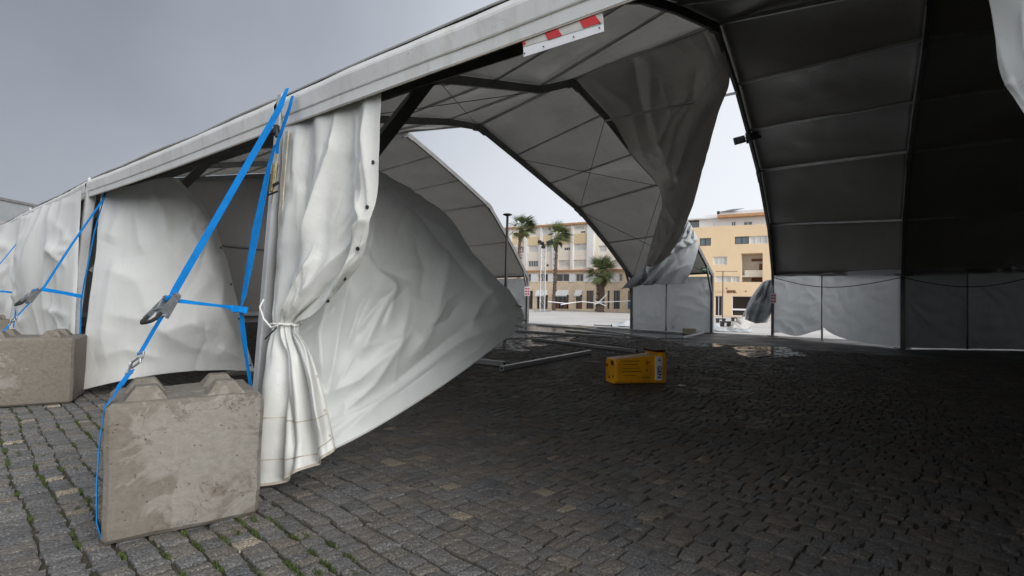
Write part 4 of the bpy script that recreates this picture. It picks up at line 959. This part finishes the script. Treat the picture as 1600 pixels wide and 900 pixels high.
for p in me.polygons:
    p.use_smooth = len(p.vertices) == 4
    if p.normal.z > .85 and p.center.x < .8*L: p.material_index = 1
m = MB(); m.box(L*.80, L*1.0, .04, d1_-.03, h1+.015, h1+.06); m.build('lid_edge', M['maroon'], bn, bevel=.02)
m = MB(); m.box(.0, L*.02+.02, .03, d0-.03, h0*.2, h0*.8); 
for y, z in ((.1, .10), (.3, .10), (.1, .3)):
    pass
m = MB()
for y, z, r_ in ((.12, .36, .05), (.09, .12, .02), (.23, .09, .022), (.33, .3, .03)): m.tube([(-.006, y, z+.02), (.004, y, z+.02)], r_, 14)
m.build('base_hole', M['dirt'], bn)
m = MB(); m.box(.04, .065, -.012, .02, .05, h0-.02); m.build('rib', M['bin'], bn, bevel=.006)
m = MB()
for k, (z, x0, x1) in enumerate(((.40, .10, .46), (.335, .16, .42), (.27, .13, .48), (.205, .12, .50), (.14, .16, .40), (.10, .5, .66))): m.box(x0*L, x1*L, -.0055, .01, z+.02, z+.027+.004*(k % 2))
m.build('grooves', M['dirt'], bn)
def text_mesh(txt, size, mat, parent, Mx, name='lettering', depth=.002, bold=0.0):
    cu = bpy.data.curves.new('t', 'FONT'); cu.body = txt; cu.size = size; cu.extrude = depth; cu.offset = bold; cu.align_x = 'CENTER'; cu.align_y = 'CENTER'
    t = bpy.data.objects.new('t', cu); C.objects.link(t); bpy.context.view_layer.update()
    me = bpy.data.meshes.new_from_object(t.evaluated_get(bpy.context.evaluated_depsgraph_get())); me.name = name
    bpy.data.objects.remove(t); me.transform(Mx); me.materials.clear(); me.materials.append(mat)
    o = bpy.data.objects.new(name, me); C.objects.link(o); o.parent = parent; return o
sx0, sx1 = .775*L, .895*L
m = MB(); m.box(sx0, sx1, -.0085-.03, -.003, .07, .50); stk = m.build('sticker', M['white'], bn)
# letters run downwards, their tops to the right
Mt = Matrix(((0, 1, 0, (sx0+sx1)/2), (0, 0, -1, -.040), (-1, 0, 0, .22), (0, 0, 0, 1)))
text_mesh('GEN', .115, M['ink'], stk, Mt, bold=.003)
lm = MB()
for a, l, t0 in ((.9, .045, 0), (.2, .045, .01), (-.6, .04, 0), (2.6, .03, .01)):
    cx, cz = (sx0+sx1)/2-.01, .43; lm.beam((cx, -.040, cz), (cx+l*math.cos(a), -.040, cz+l*math.sin(a)), .004, .010)
lm.build('emblem', M['ink'], stk)
m = MB(); m.tube([(.62*L, -.010, .42), (.60*L, -.010, .41), (.595*L, -.010, .37), (.61*L, -.010, .35)], .008, 6); m.tube([(.615*L, -.010, .39), (.66*L, -.010, .40)], .006, 6); m.tube([(.60*L, -.008, .28), (.61*L, -.008, .25), (.60*L, -.008, .22)], .006, 6)
m.build('scuff_marks', M['dirt'], bn)
# ------------------------------------------------------------------ lamp post
lp = G(790, 475); base = V(789, 500, 30.0); lx, ly = float(base[0]), 30.0
r = empty('street_lamp', (lx, ly, 0), label='black street lamp with flat disc head standing in the uncovered bay', cat='street lamp')
zt = float(V(793, 335, 30.0)[2]); tp_ = V(793, 335, 30)
m = MB(); m.tube([(lx, ly, 0), (lx, ly, 1), (tp_[0], ly, zt)], [.12, .10, .07], 12); m.build('pole', M['black'], r, smooth=True)
m = MB(); m.tube([(tp_[0], ly, zt-.12), (tp_[0], ly, zt-.05), (tp_[0], ly, zt), (tp_[0], ly, zt+.04)], [.05, .25, .28, .2], 20); m.build('disc_head', M['black'], r); settle(r)
# ------------------------------------------------------------------ light tower
Y = 84.; bt = V(847, 489, Y); tt = V(845.5, 385, Y); bt[2] = 0
r = empty('floodlight_tower', (bt[0], bt[1], 0), label='slim aluminium truss tower with floodlights standing among the palms', cat='light tower')
m = MB(); s = .75; H_ = tt[2]
cor = [(-s/2, -s/2), (s/2, -s/2), (s/2, s/2), (-s/2, s/2)]
for x, y in cor: m.tube([(bt[0]+x, bt[1]+y, 0), (bt[0]+x, bt[1]+y, H_)], .075, 6)
nz = 12
for k in range(nz):
    z0, z1 = H_*k/nz, H_*(k+1)/nz
    for i in range(4):
        a, b = cor[i], cor[(i+1) % 4]
        if k % 2: a, b = b, a
        m.tube([(bt[0]+a[0], bt[1]+a[1], z0), (bt[0]+b[0], bt[1]+b[1], z1)], .035, 4); m.tube([(bt[0]+a[0], bt[1]+a[1], z0), (bt[0]+b[0], bt[1]+b[1], z0)], .03, 4)
m.build('truss', M['alu'], r)
m = MB(); m.box(bt[0]-1.3, bt[0]+1.3, bt[1]-1.3, bt[1]+1.3, 0.0, .12); m.build('base_plate', M['steel'], r)
for dx, dz, rz in ((-.65, .7, .3), (.0, -.1, 0), (.75, .6, -.4), (1.2, .75, -.2), (-.2, .45, .1)):
    m = MB(); m.box(-.30, .30, -.2, .2, -.26, .26); tf(m, Matrix.Translation((bt[0]+dx, bt[1]-.5, H_+dz)) @ Matrix.Rotation(rz, 4, 'Y') @ Matrix.Rotation(.5, 4, 'X')); m.build('floodlight', M['black'], r, bevel=.05)
m = MB(); m.tube([(bt[0]-1.0, bt[1]-.4, H_+.3), (bt[0]+1.5, bt[1]-.4, H_+.3)], .06, 6); m.build('crossbar', M['black'], r); settle(r)
# ------------------------------------------------------------------ palms
def palm(base_px, top_px, Y, rad, wind, label, seed, skirt=1.0, tr=.28):
    rng = random.Random(seed); b = V(*base_px, Y); t = V(*top_px, Y); b[2] = 0
    r = empty('palm_tree', (b[0], b[1], 0), label=label, cat='palm tree')
    n = 40; pts = []; rs = []
    for i in range(n):
        f = i/(n-1); p = b*(1-f)+t*f; p = p+np.array([.12*math.sin(f*5+seed), 0, 0]); pts.append(p); rs.append(tr*(1.25-.35*f+(.35*math.exp(-f*9)))*(1+.13*((i*7) % 3-1))*(1.25 if f > .72 and skirt > 1 else 1))
    m = MB(); m.tube(pts, rs, 12); pass                                       # cut leaf bases sticking out all over
    for i in range(int(260*skirt)):
        f = .25+.75*rng.random() if skirt <= 1 else .1+.9*rng.random(); p = Vector(b*(1-f)+t*f); a = rng.random()*2*PI; rr = tr*1.05
        q0 = p+Vector((math.cos(a)*rr, math.sin(a)*rr, 0)); q1 = q0+Vector((math.cos(a)*.2, math.sin(a)*.2, .22)); m.beam(q0, q1, .12, .03)
    m.build('trunk', M['trunk'], r)
    T = Vector(t)
    def frond(m, az, el, ln, droop):
        d = Vector((math.cos(az)*math.cos(el), math.sin(az)*math.cos(el), math.sin(el)))
        d = (d+Vector((wind, 0, wind*.12))*.9).normalized() if wind else d
        p = T.copy(); pts = [p.copy()]
        for k in range(4): p = p+d*ln*.12; d = (d+Vector((wind*.10, 0, -droop*.10))).normalized(); pts.append(p.copy())
        m.tube(pts, .03, 4)
        side = d.cross(Vector((0, 0, 1)));
        side = side.normalized() if side.length > .1 else Vector((1, 0, 0)); upv = side.cross(d)
        nb = 17; roll = rng.uniform(-.5, .5)
        for k in range(nb):
            a = (k/(nb-1)-.5)*2.5*(1-.35*abs(wind)); dd = (d*math.cos(a)+(side*math.cos(roll)+upv*math.sin(roll))*math.sin(a)).normalized(); l = ln*.62*(1-.25*abs(a)/1.3)*rng.uniform(.8, 1.1)
            q = p.copy(); w = .05; v = [q-upv*.0+dd.cross(upv)*w*.3, q-dd.cross(upv)*w*.3]; cur = dd
            for s in range(3):
                q = q+cur*l/3; cur = (cur+Vector((wind*.22, 0, -.20*droop*(s+.3)))).normalized(); ww = w*(1.1, .8, .12)[s]; c_ = cur.cross(upv).normalized(); v += [q+c_*ww, q-c_*ww]
            m.add(v, [(0, 1, 3, 2), (2, 3, 5, 4), (4, 5, 7, 6)])
    m = MB()
    for i in range(64):
        frond(m, rng.random()*2*PI, rng.uniform(-.35, 1.35), rad*rng.uniform(.8, 1.1), rng.uniform(.6, 1.5))
    m.build('crown', M['leaf'], r)
    m = MB()
    for i in range(int(12*max(1, skirt))): frond(m, rng.random()*2*PI, rng.uniform(-1.3, -.5), rad*rng.uniform(.5, .75), 1.5)
    m.build('dry_leaves', M['deadleaf'], r); settle(r)
palm((809, 485), (814, 357), 95, 3.3, .6, 'tall wind bent palm rising behind the far tent section, leftmost of three', 1)
palm((866, 484), (869, 372), 100, 3.5, .55, 'slim tall palm with windswept crown in the middle of the three', 4, tr=.26)
palm((937, 487), (939, 428), 92, 3.7, .12, 'shorter palm with a thick shaggy trunk and round crown', 6, skirt=2.2, tr=.55)
# ------------------------------------------------------------------ barrier tape
r = empty('barrier_tape', (V(937, 470, 92)[0], 92, 0), label='white barrier tape tied round the thick palm and stretched past the shop fronts', cat='barrier tape')
for pts in ([(856, 471), (884, 474), (910, 471), (935, 474)], [(937, 472), (965, 471), (1002, 469)], [(929, 476), (938, 470), (948, 460)], [(930, 470), (938, 474), (947, 478)], [(876, 476), (900, 472)]):
    MB().ribbon([V(x, y, 90.8) for x, y in pts], .13, Vector((0, .1, 1)), .02).build('tape', M['white'], r)
settle(r)
# ------------------------------------------------------------------ buildings
class Fac:
    def __init__(s, px, Y, angle, name, label, cat='apartment building'):
        p = V(px, 480, Y); s.o = np.array([p[0], p[1], 0.]); s.a = -angle; s.d = np.array([math.cos(s.a), math.sin(s.a), 0]); s.n = np.array([-s.d[1], s.d[0], 0])
        s.root = empty(name, tuple(s.o), s.a, label=label, cat=cat)
    def m(s, px, py):
        r = ray(px, py); t = ((s.o-np.array([0, 0, HC]))@s.n)/(r@s.n); w = np.array([0, 0, HC])+r*t; return float((w-s.o)@s.d), float(w[2])
    def rect(s, x0, y0, x1, y1):
        a, _ = s.m(x0, (y0+y1)/2); b, _ = s.m(x1, (y0+y1)/2); _, z1 = s.m((x0+x1)/2, y0); _, z0 = s.m((x0+x1)/2, y1); return a, b, z0, z1
def wall_open(root, x0, x1, z0, z1, ops, mat, name='wall', th=.35, y=0.0):
    xs = sorted({x0, x1, *[min(max(v, x0), x1) for o in ops for v in o[:2]]}); zs = sorted({z0, z1, *[min(max(v, z0), z1) for o in ops for v in o[2:4]]}); m = MB()
    xs = [v for i, v in enumerate(xs) if i == 0 or v-xs[i-1] > 1e-4]; zs = [v for i, v in enumerate(zs) if i == 0 or v-zs[i-1] > 1e-4]
    X = {}
    def vid(i, j, k):
        if (i, j, k) not in X: X[(i, j, k)] = len(m.v); m.v.append((xs[i], y+k*th, zs[j]))
        return X[(i, j, k)]
    solid = lambda i, j: 0 <= i < len(xs)-1 and 0 <= j < len(zs)-1 and not any(o[0] <= (xs[i]+xs[i+1])/2 <= o[1] and o[2] <= (zs[j]+zs[j+1])/2 <= o[3] for o in ops)
    for i in range(len(xs)-1):
        for j in range(len(zs)-1):
            if not solid(i, j): continue
            m.f.append((vid(i, j, 0), vid(i+1, j, 0), vid(i+1, j+1, 0), vid(i, j+1, 0)))
            if not solid(i-1, j): m.f.append((vid(i, j, 0), vid(i, j+1, 0), vid(i, j+1, 1), vid(i, j, 1)))
            if not solid(i+1, j): m.f.append((vid(i+1, j, 0), vid(i+1, j, 1), vid(i+1, j+1, 1), vid(i+1, j+1, 0)))
            if not solid(i, j-1): m.f.append((vid(i, j, 0), vid(i, j, 1), vid(i+1, j, 1), vid(i+1, j, 0)))
            if not solid(i, j+1): m.f.append((vid(i, j+1, 0), vid(i+1, j+1, 0), vid(i+1, j+1, 1), vid(i, j+1, 1)))
    return m.build(name, mat, root)
def win(root, o, kind='glass', name='window', y=.22, frame='whitewall', bars=1):
    x0, x1, z0, z1 = o; f = .07; m = MB()
    m.box(x0, x0+f, y-.05, y+.02, z0, z1); m.box(x1-f, x1, y-.05, y+.02, z0, z1); m.box(x0+f, x1-f, y-.05, y+.02, z1-f, z1); m.box(x0+f, x1-f, y-.05, y+.02, z0, z0+f)
    for k in range(bars): xx = x0+(x1-x0)*(k+1)/(bars+1); m.box(xx-.035, xx+.035, y-.045, y+.015, z0+f, z1-f)
    w = m.build(name, M[frame], root); m = MB()
    if kind == 'shutter':
        n = max(4, int((z1-z0)/.12))
        for k in range(n): a = z0+.01+(z1-z0-.02)*k/n; b = z0+.01+(z1-z0-.02)*(k+.86)/n; m.box(x0+.01, x1-.01, y+.03, y+.07+.01*(k % 2), a, b)
        m.box(x0+.01, x1-.01, y+.08, y+.1, z0, z1); m.build('roller_shutter', M['shutter'], w)
    else: m.box(x0+.01, x1-.01, y+.03, y+.05, z0+.01, z1-.01); m.build('pane', M[kind], w)
    return w
def inside(b, off=0): return (b[0], b[1], b[2], b[3])
# cream block
cb = Fac(800, 112, math.radians(32), 'apartment_block', 'cream apartment block with shuttered windows and shops behind the palms')
def cr(x0, y0, x1, y1): return cb.rect(800+x0/5.625, 340+y0/5.625, 800+x1/5.625, 340+y1/5.625)
L0 = cb.m(735, 440)[0]; R0 = cb.m(1062, 440)[0]
top = cb.m(860, 354)[1]; zc = cb.m(880, 425.5)[1]
ops = []; wins = []
def addw(b, kind, bars=1, name='window', frame='whitewall'): ops.append(b); wins.append((b, kind, bars, name, frame))
for x0, x1 in ((-330, -250), (-170, -90), (-60, 50)): 
    for y0, y1 in ((255, 310), (385, 440)): addw(cr(x0, y0, x1, y1), 'shutter')
addw(cr(145, 247, 230, 303), 'shutter'); addw(cr(278, 243, 345, 300), 'shutter'); addw(cr(455, 262, 510, 288), 'shopglass', 2); addw(cr(541, 230, 662, 288), 'shutter', 1)
addw(cr(85, 255, 112, 310), 'glass'); addw(cr(140, 380, 230, 432), 'glass', 5); addw(cr(298, 408, 322, 432), 'shopglass', 0); addw(cr(405, 374, 508, 432), 'shutter'); addw(cr(541, 370, 662, 434), 'shutter', 3)
for x0, y0 in ((760, 245), (880, 245), (760, 372), (880, 372)): addw(cr(x0, y0, x0+70, y0+55), 'shutter')
addw(cr(268, 95, 360, 155), 'shutter', 0); addw(cr(548, 78, 632, 104), 'shutter', 0); addw(cr(600, 118, 645, 134), 'shopglass', 0); addw(cr(78, 152, 120, 168), 'shopglass', 0)
wall_open(cb.root, L0, R0, zc, top, ops, M['cream'])
for b, k, n, nm, fr2 in wins: win(cb.root, b, k, nm, bars=n, frame=fr2)
def boxpart(F_, b, y0, y1, name, mat): m = MB(); m.box(b[0], b[1], y0, y1, b[2], b[3]); return m.build(name, M[mat], F_.root)
for b in (cr(80, 170, 248, 243), cr(268, 158, 358, 240), cr(385, 155, 520, 232), cr(541, 140, 662, 225), cr(-330, 175, 50, 245)): boxpart(cb, b, -.10, -.004, 'render_panel', 'cream2')
for x0, x1 in ((112, 134), (248, 268), (360, 386), (520, 541), (663, 722), (-20, 0)): boxpart(cb, cr(x0, 62, x1, 470), -.35, -.002, 'pilaster', 'whitewall')
m = MB(); m.box(L0-.3, R0+.3, -.8, 12, top, top+.35); m.build('roof_edge', M['tile'], cb.root)
m = MB(); m.box(L0, R0, .5, 12, .0, top-.01); m.build('body', M['cream'], cb.root)
# lower storeys standing forward
yl = -2.6; lops = []; lw = []
def lr(x0, y0, x1, y1): return cr(x0, y0, x1, y1)
def addl(b, kind, bars=1, name='window', frame='whitewall'): lops.append(b); lw.append((b, kind, bars, name, frame))
for x0, x1 in ((172, 218), (285, 366), (440, 550), (608, 672), (842, 872), (880, 905), (985, 1010)): addl(cr(x0, 500, x1, 565), 'glass' if x0 > 700 else 'shopglass', 1)
for x0, x1, n in ((170, 235, 1), (272, 366, 1), (430, 546, 2), (610, 662, 1), (700, 762, 1), (805, 858, 1), (882, 900, 0), (935, 990, 1), (1060, 1105, 1)): addl(cr(x0, 645, x1, 802), 'shopglass', n, 'shop_front', 'brownwood' if x0 in (170, 700, 805) else 'black')
wall_open(cb.root, L0, R0, 0, zc, lops, M['stone'], 'shop_storey_wall', .4, yl)
for b, k, n, nm, fr2 in lw: win(cb.root, b, k, nm, yl+.25, bars=n, frame=fr2)
m = MB(); m.box(L0, R0, yl+.45, .5, 0, zc-.02); m.build('shop_storey_core', M['cream'], cb.root)
m = MB(); m.box(L0, R0, yl-.5, 0, zc, zc+.28); m.build('tiled_cornice', M['tile'], cb.root)
for x0, x1 in ((222, 282), (370, 436), (554, 604), (680, 838), (912, 980)): boxpart(cb, cr(x0, 500, x1, 572), yl-.12, yl-.003, 'white_panel', 'whitewall')
for x0, x1 in ((272, 366), (428, 548), (608, 664)):
    a, b, z0, z1 = cr(x0, 640, x1, 690); m = MB(); m.add([(a, yl-.05, z1), (b, yl-.05, z1), (b, yl-.9, z0+.15), (a, yl-.9, z0+.15), (a, yl-.9, z0-.1), (b, yl-.9, z0-.1), (a, yl-.01, z0+.2), (b, yl-.01, z0+.2)], [(0, 1, 2, 3), (3, 2, 5, 4), (0, 3, 6), (1, 7, 2)]); m.build('awning', M['whitewall'], cb.root)
for x0, x1 in ((440, 460), (500, 530), (625, 650)):
    m = MB(); a, b, z0, z1 = cr(x0, 735, x1, 800); m.box(a, b, yl+.1, yl+.14, z0, z1); m.build('shop_poster', M['brownwood'], cb.root)
m = MB(); a, b, z0, z1 = cr(1068, 740, 1100, 800); m.box(a, b, yl-.25, yl-.1, z0, z1); m.build('blue_shop_panel', M['blue'], cb.root)
# orange block
ob = Fac(1070, 78, math.radians(30), 'apartment_block', 'orange rendered apartment block with a deep balcony recess above a cafe')
def orr(x0, y0, x1, y1): return ob.rect(1070+x0/6.428, 320+y0/6.428, 1070+x1/6.428, 320+y1/6.428)
def o2(x0, y0, x1, y1): return ob.rect(1070+x0/8.18, 430+y0/8.18, 1070+x1/8.18, 430+y1/8.18)
Lo = ob.m(1040, 440)[0]; Ro = ob.m(1290, 440)[0]; zt = ob.m(1135, 353)[1]; zb = orr(300, 700, 500, 776)[2]
ops = []; ws = []
for b, k, n in ((orr(148, 335, 262, 412), 'glass', 1), (orr(502, 318, 645, 394), 'glass', 1), (orr(646, 312, 830, 390), 'shutter', 2), (orr(283, 520, 424, 602), 'shutter', 2), (orr(308, 716, 462, 774), 'shutter', 1), (orr(464, 718, 550, 776), 'shutter', 1)): ops.append(b); ws.append((b, k, n))
rec = orr(562, 486, 782, 776); ops.append(rec)
wall_open(ob.root, Lo, Ro, 0, zt, ops+[(g := o2(383, 262, 478, 520)), (h := o2(603, 268, 850, 522)), o2(940, 270, 1090, 522)], M['orange'], th=.4)
for b, k, n in ws: win(ob.root, b, k, bars=n, frame='black' if k == 'glass' else 'whitewall')
for b, n in ((g, 1), (h, 0), (o2(940, 270, 1090, 522), 1)): win(ob.root, b, 'shopglass', 'shop_front', bars=n, frame='white')
a, b, z0, z1 = o2(603, 428, 830, 450); m = MB(); m.box(a, b, .05, .12, z0, z1); m.build('counter_rail', M['white'], ob.root)
m = MB(); m.box(Lo, rec[0]-.01, .5, 14, 0, zt-.01); m.box(rec[1]+.01, Ro, .5, 14, 0, zt-.01); m.box(rec[0]-.01, rec[1]+.01, .5, 14, rec[3]+.01, zt-.01); m.box(rec[0]-.01, rec[1]+.01, .5, 14, 0, rec[2]-.01); m.build('body', M['orange'], ob.root)
m = MB(); m.box(rec[0], rec[1], 3.2, 3.5, rec[2], rec[3]); m.build('recess_wall', M['cream'], ob.root)
zz = orr(640, 650, 780, 655)[3]; m = MB(); m.box(rec[0], rec[1], 1.5, 3.2, zz-1.0, zz-.75); m.box(rec[0]+.4, rec[1], 1.4, 1.5, zz-1.0, zz); m.build('recess_balcony', M['cream'], ob.root)
for q_ in (orr(730, 575, 782, 655), orr(650, 712, 742, 776), orr(650, 525, 780, 550)): m = MB(); m.box(q_[0], q_[1]+.6, 3.0, 3.15, q_[2], q_[3]); m.build('recess_door', M['brownwood'] if q_[3]-q_[2] < 1.2 else M['shopglass'], ob.root)
m = MB(); m.box(rec[0], rec[0]+.05, .45, 3.2, rec[2], rec[3]); m.build('recess_side', M['cream'], ob.root)
# penthouse
zp = orr(180, 130, 320, 215)[3]
pops = [orr(457, 155, 502, 206), orr(580, 155, 670, 198), orr(275, 172, 290, 200)]
wall_open(ob.root, orr(130, 140, 140, 200)[0], Ro, zt, zp, [(a, b, max(c, zt+.1), d) for a, b, c, d in pops], M['whitewall'], 'penthouse_wall', .3, 1.2)
for q_ in pops: win(ob.root, (q_[0], q_[1], max(q_[2], zt+.1), q_[3]), 'glass', y=1.35)
m = MB(); a = orr(130, 140, 140, 200)[0]; m.box(a, Ro, 1.55, 13, zt, zp-.01); m.build('penthouse_body', M['whitewall'], ob.root)
m = MB(); m.box(Lo, a, 1.5, 1.6, zt, zp-.3); m.build('terrace_glass', M['glass'], ob.root)
m = MB(); m.box(Lo-.3, orr(325, 100, 330, 150)[0], .7, 13, zp, zp+.18); m.build('penthouse_roof', M['whitewall'], ob.root)
a = orr(325, 100, 330, 150)[0]; m = MB(); m.box(a, Ro, .1, 2, zp-.05, zp+.35); m.build('roof_canopy', M['tile'], ob.root)
m = MB(); m.box(a, Ro, 2.5, 12, zp+.3, zp+1.2); m.build('roof_storey', M['whitewall'], ob.root)
a, b, _, _ = orr(180, 80, 328, 130); m = MB(); m.box(a, b, 2.0, 4, zp+.18, zp+.75); m.build('stair_head', M['whitewall'], ob.root)
a, b, _, _ = orr(300, 62, 325, 85); m = MB(); m.box(a, b, 2.2, 2.8, zp+.75, zp+1.3); m.build('chimney', M['black'], ob.root)
m = MB()
for k in range(7): m.beam((orr(350+k*20, 100, 351+k*20, 110)[0], 2.3, zp+1.2), (orr(362+k*20, 100, 363+k*20, 110)[0]+.8, 4, zp+1.75), .9, .05)
m.build('solar_panels', M['glass'], ob.root)
def fac_text(F_, txt, px0, px1, py, mat, bold=0.0):
    s0, z = F_.m(px0, py); s1, _ = F_.m(px1, py); w = s1-s0; size = w/(.52*len(txt)); Mx = Matrix(((1, 0, 0, (s0+s1)/2), (0, 0, -1, -.03), (0, 1, 0, z), (0, 0, 0, 1)))
    return text_mesh(txt, size, mat, F_.root, Mx, 'shop_lettering', .02, bold)
fac_text(ob, 'CAFÉ', 1119, 1132, 455.5, M['stone']); fac_text(ob, 'EIFFEL', 1134.5, 1152, 455.8, M['brownwood'], .03)
for px_, py_ in ((1165.5, 455), (1135.5, 450.5)):
    s_0, z_0 = ob.m(px_, py_); m = MB(); m.tube([(s_0, -.05, z_0), (s_0, -.01, z_0)], .10, 8); m.build('shop_emblem', M['brownwood'], ob.root)
# thin T shaped pole in front of the cafe
pp = V(1129, 493, 62); r = empty('antenna_pole', (pp[0], pp[1], 0), label='thin dark T shaped pole standing in front of the orange block', cat='pole')
zt_ = V(1129, 424, 62)[2]; MB().tube([(pp[0], pp[1], 0), (pp[0], pp[1], zt_)], .05, 6).build('pole', M['black'], r)
MB().tube([V(1118, 424, 62), V(1152, 424, 62)], .03, 5).build('crossbar', M['black'], r); settle(r)
# roadside benches / low kerb blocks on the far paving
for i, (x0, x1, y, Y, lab) in enumerate(((1121, 1131, 504, 44, 'low dark bench on the pale paving seen left of the flapping sheet'), (1128, 1139, 510, 38, 'nearer low dark bench on the pale paving beside the tarpaulin'), (1145, 1153, 502, 47, 'farther low dark bench on the pale paving below the cafe window'))):
    a, b = G(x0, y), G(x1, y); c = (a+b)/2; r = empty('bench', (c[0], c[1], 0), label=lab, cat='bench', group='low benches on the far paving')
    w = abs(b[0]-a[0])/2; MB().box(c[0]-w, c[0]+w, c[1]-.25, c[1]+.25, .28, .38).build('seat', M['black'], r); 
    for s in (-1, 1): MB().box(c[0]+s*w*.75-.08, c[0]+s*w*.75+.08, c[1]-.2, c[1]+.2, -.01, .28).build('leg', M['black'], r)
    settle(r)
# grey hall far left
p0, p1 = V(-120, 330, 60), V(66, 330, 75); d = (p1-p0); an = math.atan2(d[1], d[0]); Lh = float(np.linalg.norm(d[:2]))
hl = empty('grey_hall', (p0[0], p0[1], 0), an, label='plain grey clad hall rising behind the tent roof at the far left', cat='hall')
ht = float(V(20, 311, 68)[2]); m = MB(); m.box(0, Lh, 0, 20, 0, ht); m.build('wall', M['greywall'], hl); m = MB(); m.box(-.2, Lh+.2, -.2, 20.2, ht, ht+.35); m.build('roof', M['alu_dark'], hl)
# ------------------------------------------------------------------ sky and light
w = bpy.data.worlds.new('World'); sc.world = w; w.use_nodes = True; nt = w.node_tree; bg = nt.nodes['Background']
sky = N(nt, 'ShaderNodeTexSky'); sky.sky_type = 'NISHITA'; sky.sun_disc = False; sky.sun_elevation = math.radians(24); sky.sun_rotation = math.radians(135); sky.dust_density = 4; sky.air_density = 1.2
hs = N(nt, 'ShaderNodeHueSaturation'); hs.inputs['Saturation'].default_value = .3; nt.links.new(sky.outputs[0], hs.inputs['Color'])
tc = N(nt, 'ShaderNodeTexCoord'); nrm = N(nt, 'ShaderNodeVectorMath', operation='NORMALIZE'); nt.links.new(tc.outputs['Generated'], nrm.inputs[0])
dt = N(nt, 'ShaderNodeVectorMath', operation='DOT_PRODUCT'); nt.links.new(nrm.outputs[0], dt.inputs[0]); dv = Vector((-.68, .55, .48)).normalized(); dt.inputs[1].default_value = dv
cn = noise(nt, 2.3, 5, .5, nrm.outputs[0]); ad = N(nt, 'ShaderNodeMath', operation='MULTIPLY_ADD'); nt.links.new(cn.outputs[0], ad.inputs[0]); ad.inputs[1].default_value = .16; ad.inputs[2].default_value = -.08
ad2 = N(nt, 'ShaderNodeMath', operation='ADD'); nt.links.new(dt.outputs['Value'], ad2.inputs[0]); nt.links.new(ad.outputs[0], ad2.inputs[1])
mr = N(nt, 'ShaderNodeMapRange'); nt.links.new(ad2.outputs[0], mr.inputs[0]); mr.inputs[1].default_value = -1; mr.inputs[2].default_value = 1; mr.inputs[3].default_value = 0; mr.inputs[4].default_value = 1
SK = 10.0   # cloud brightness, before the background strength of 0.1
cr_ = ramp(nt, mr.outputs[0], [(0, (1.12, 1.14, 1.18)), (.5, (.90, .92, .97)), (.78, (.70, .73, .79)), (.88, (.51, .54, .60)), (.94, (.35, .375, .43)), (1, (.19, .21, .255))])
scl = mix(nt, 1.0, cr_.outputs[0], (SK, SK, SK), 'MULTIPLY'); 
mxs = mix(nt, .88, hs.outputs[0], scl)
nt.links.new(mxs, bg.inputs[0]); bg.inputs[1].default_value = .1
sl = bpy.data.lights.new('sun', 'SUN'); sl.energy = 2.5; sl.angle = math.radians(45); sl.color = (1, .97, .93)
so = bpy.data.objects.new('sun', sl); C.objects.link(so)
az, el = math.radians(135), math.radians(24)
dirv = Vector((math.sin(az)*math.cos(el), math.cos(az)*math.cos(el), math.sin(el))); so.rotation_euler = dirv.to_track_quat('Z', 'Y').to_euler()
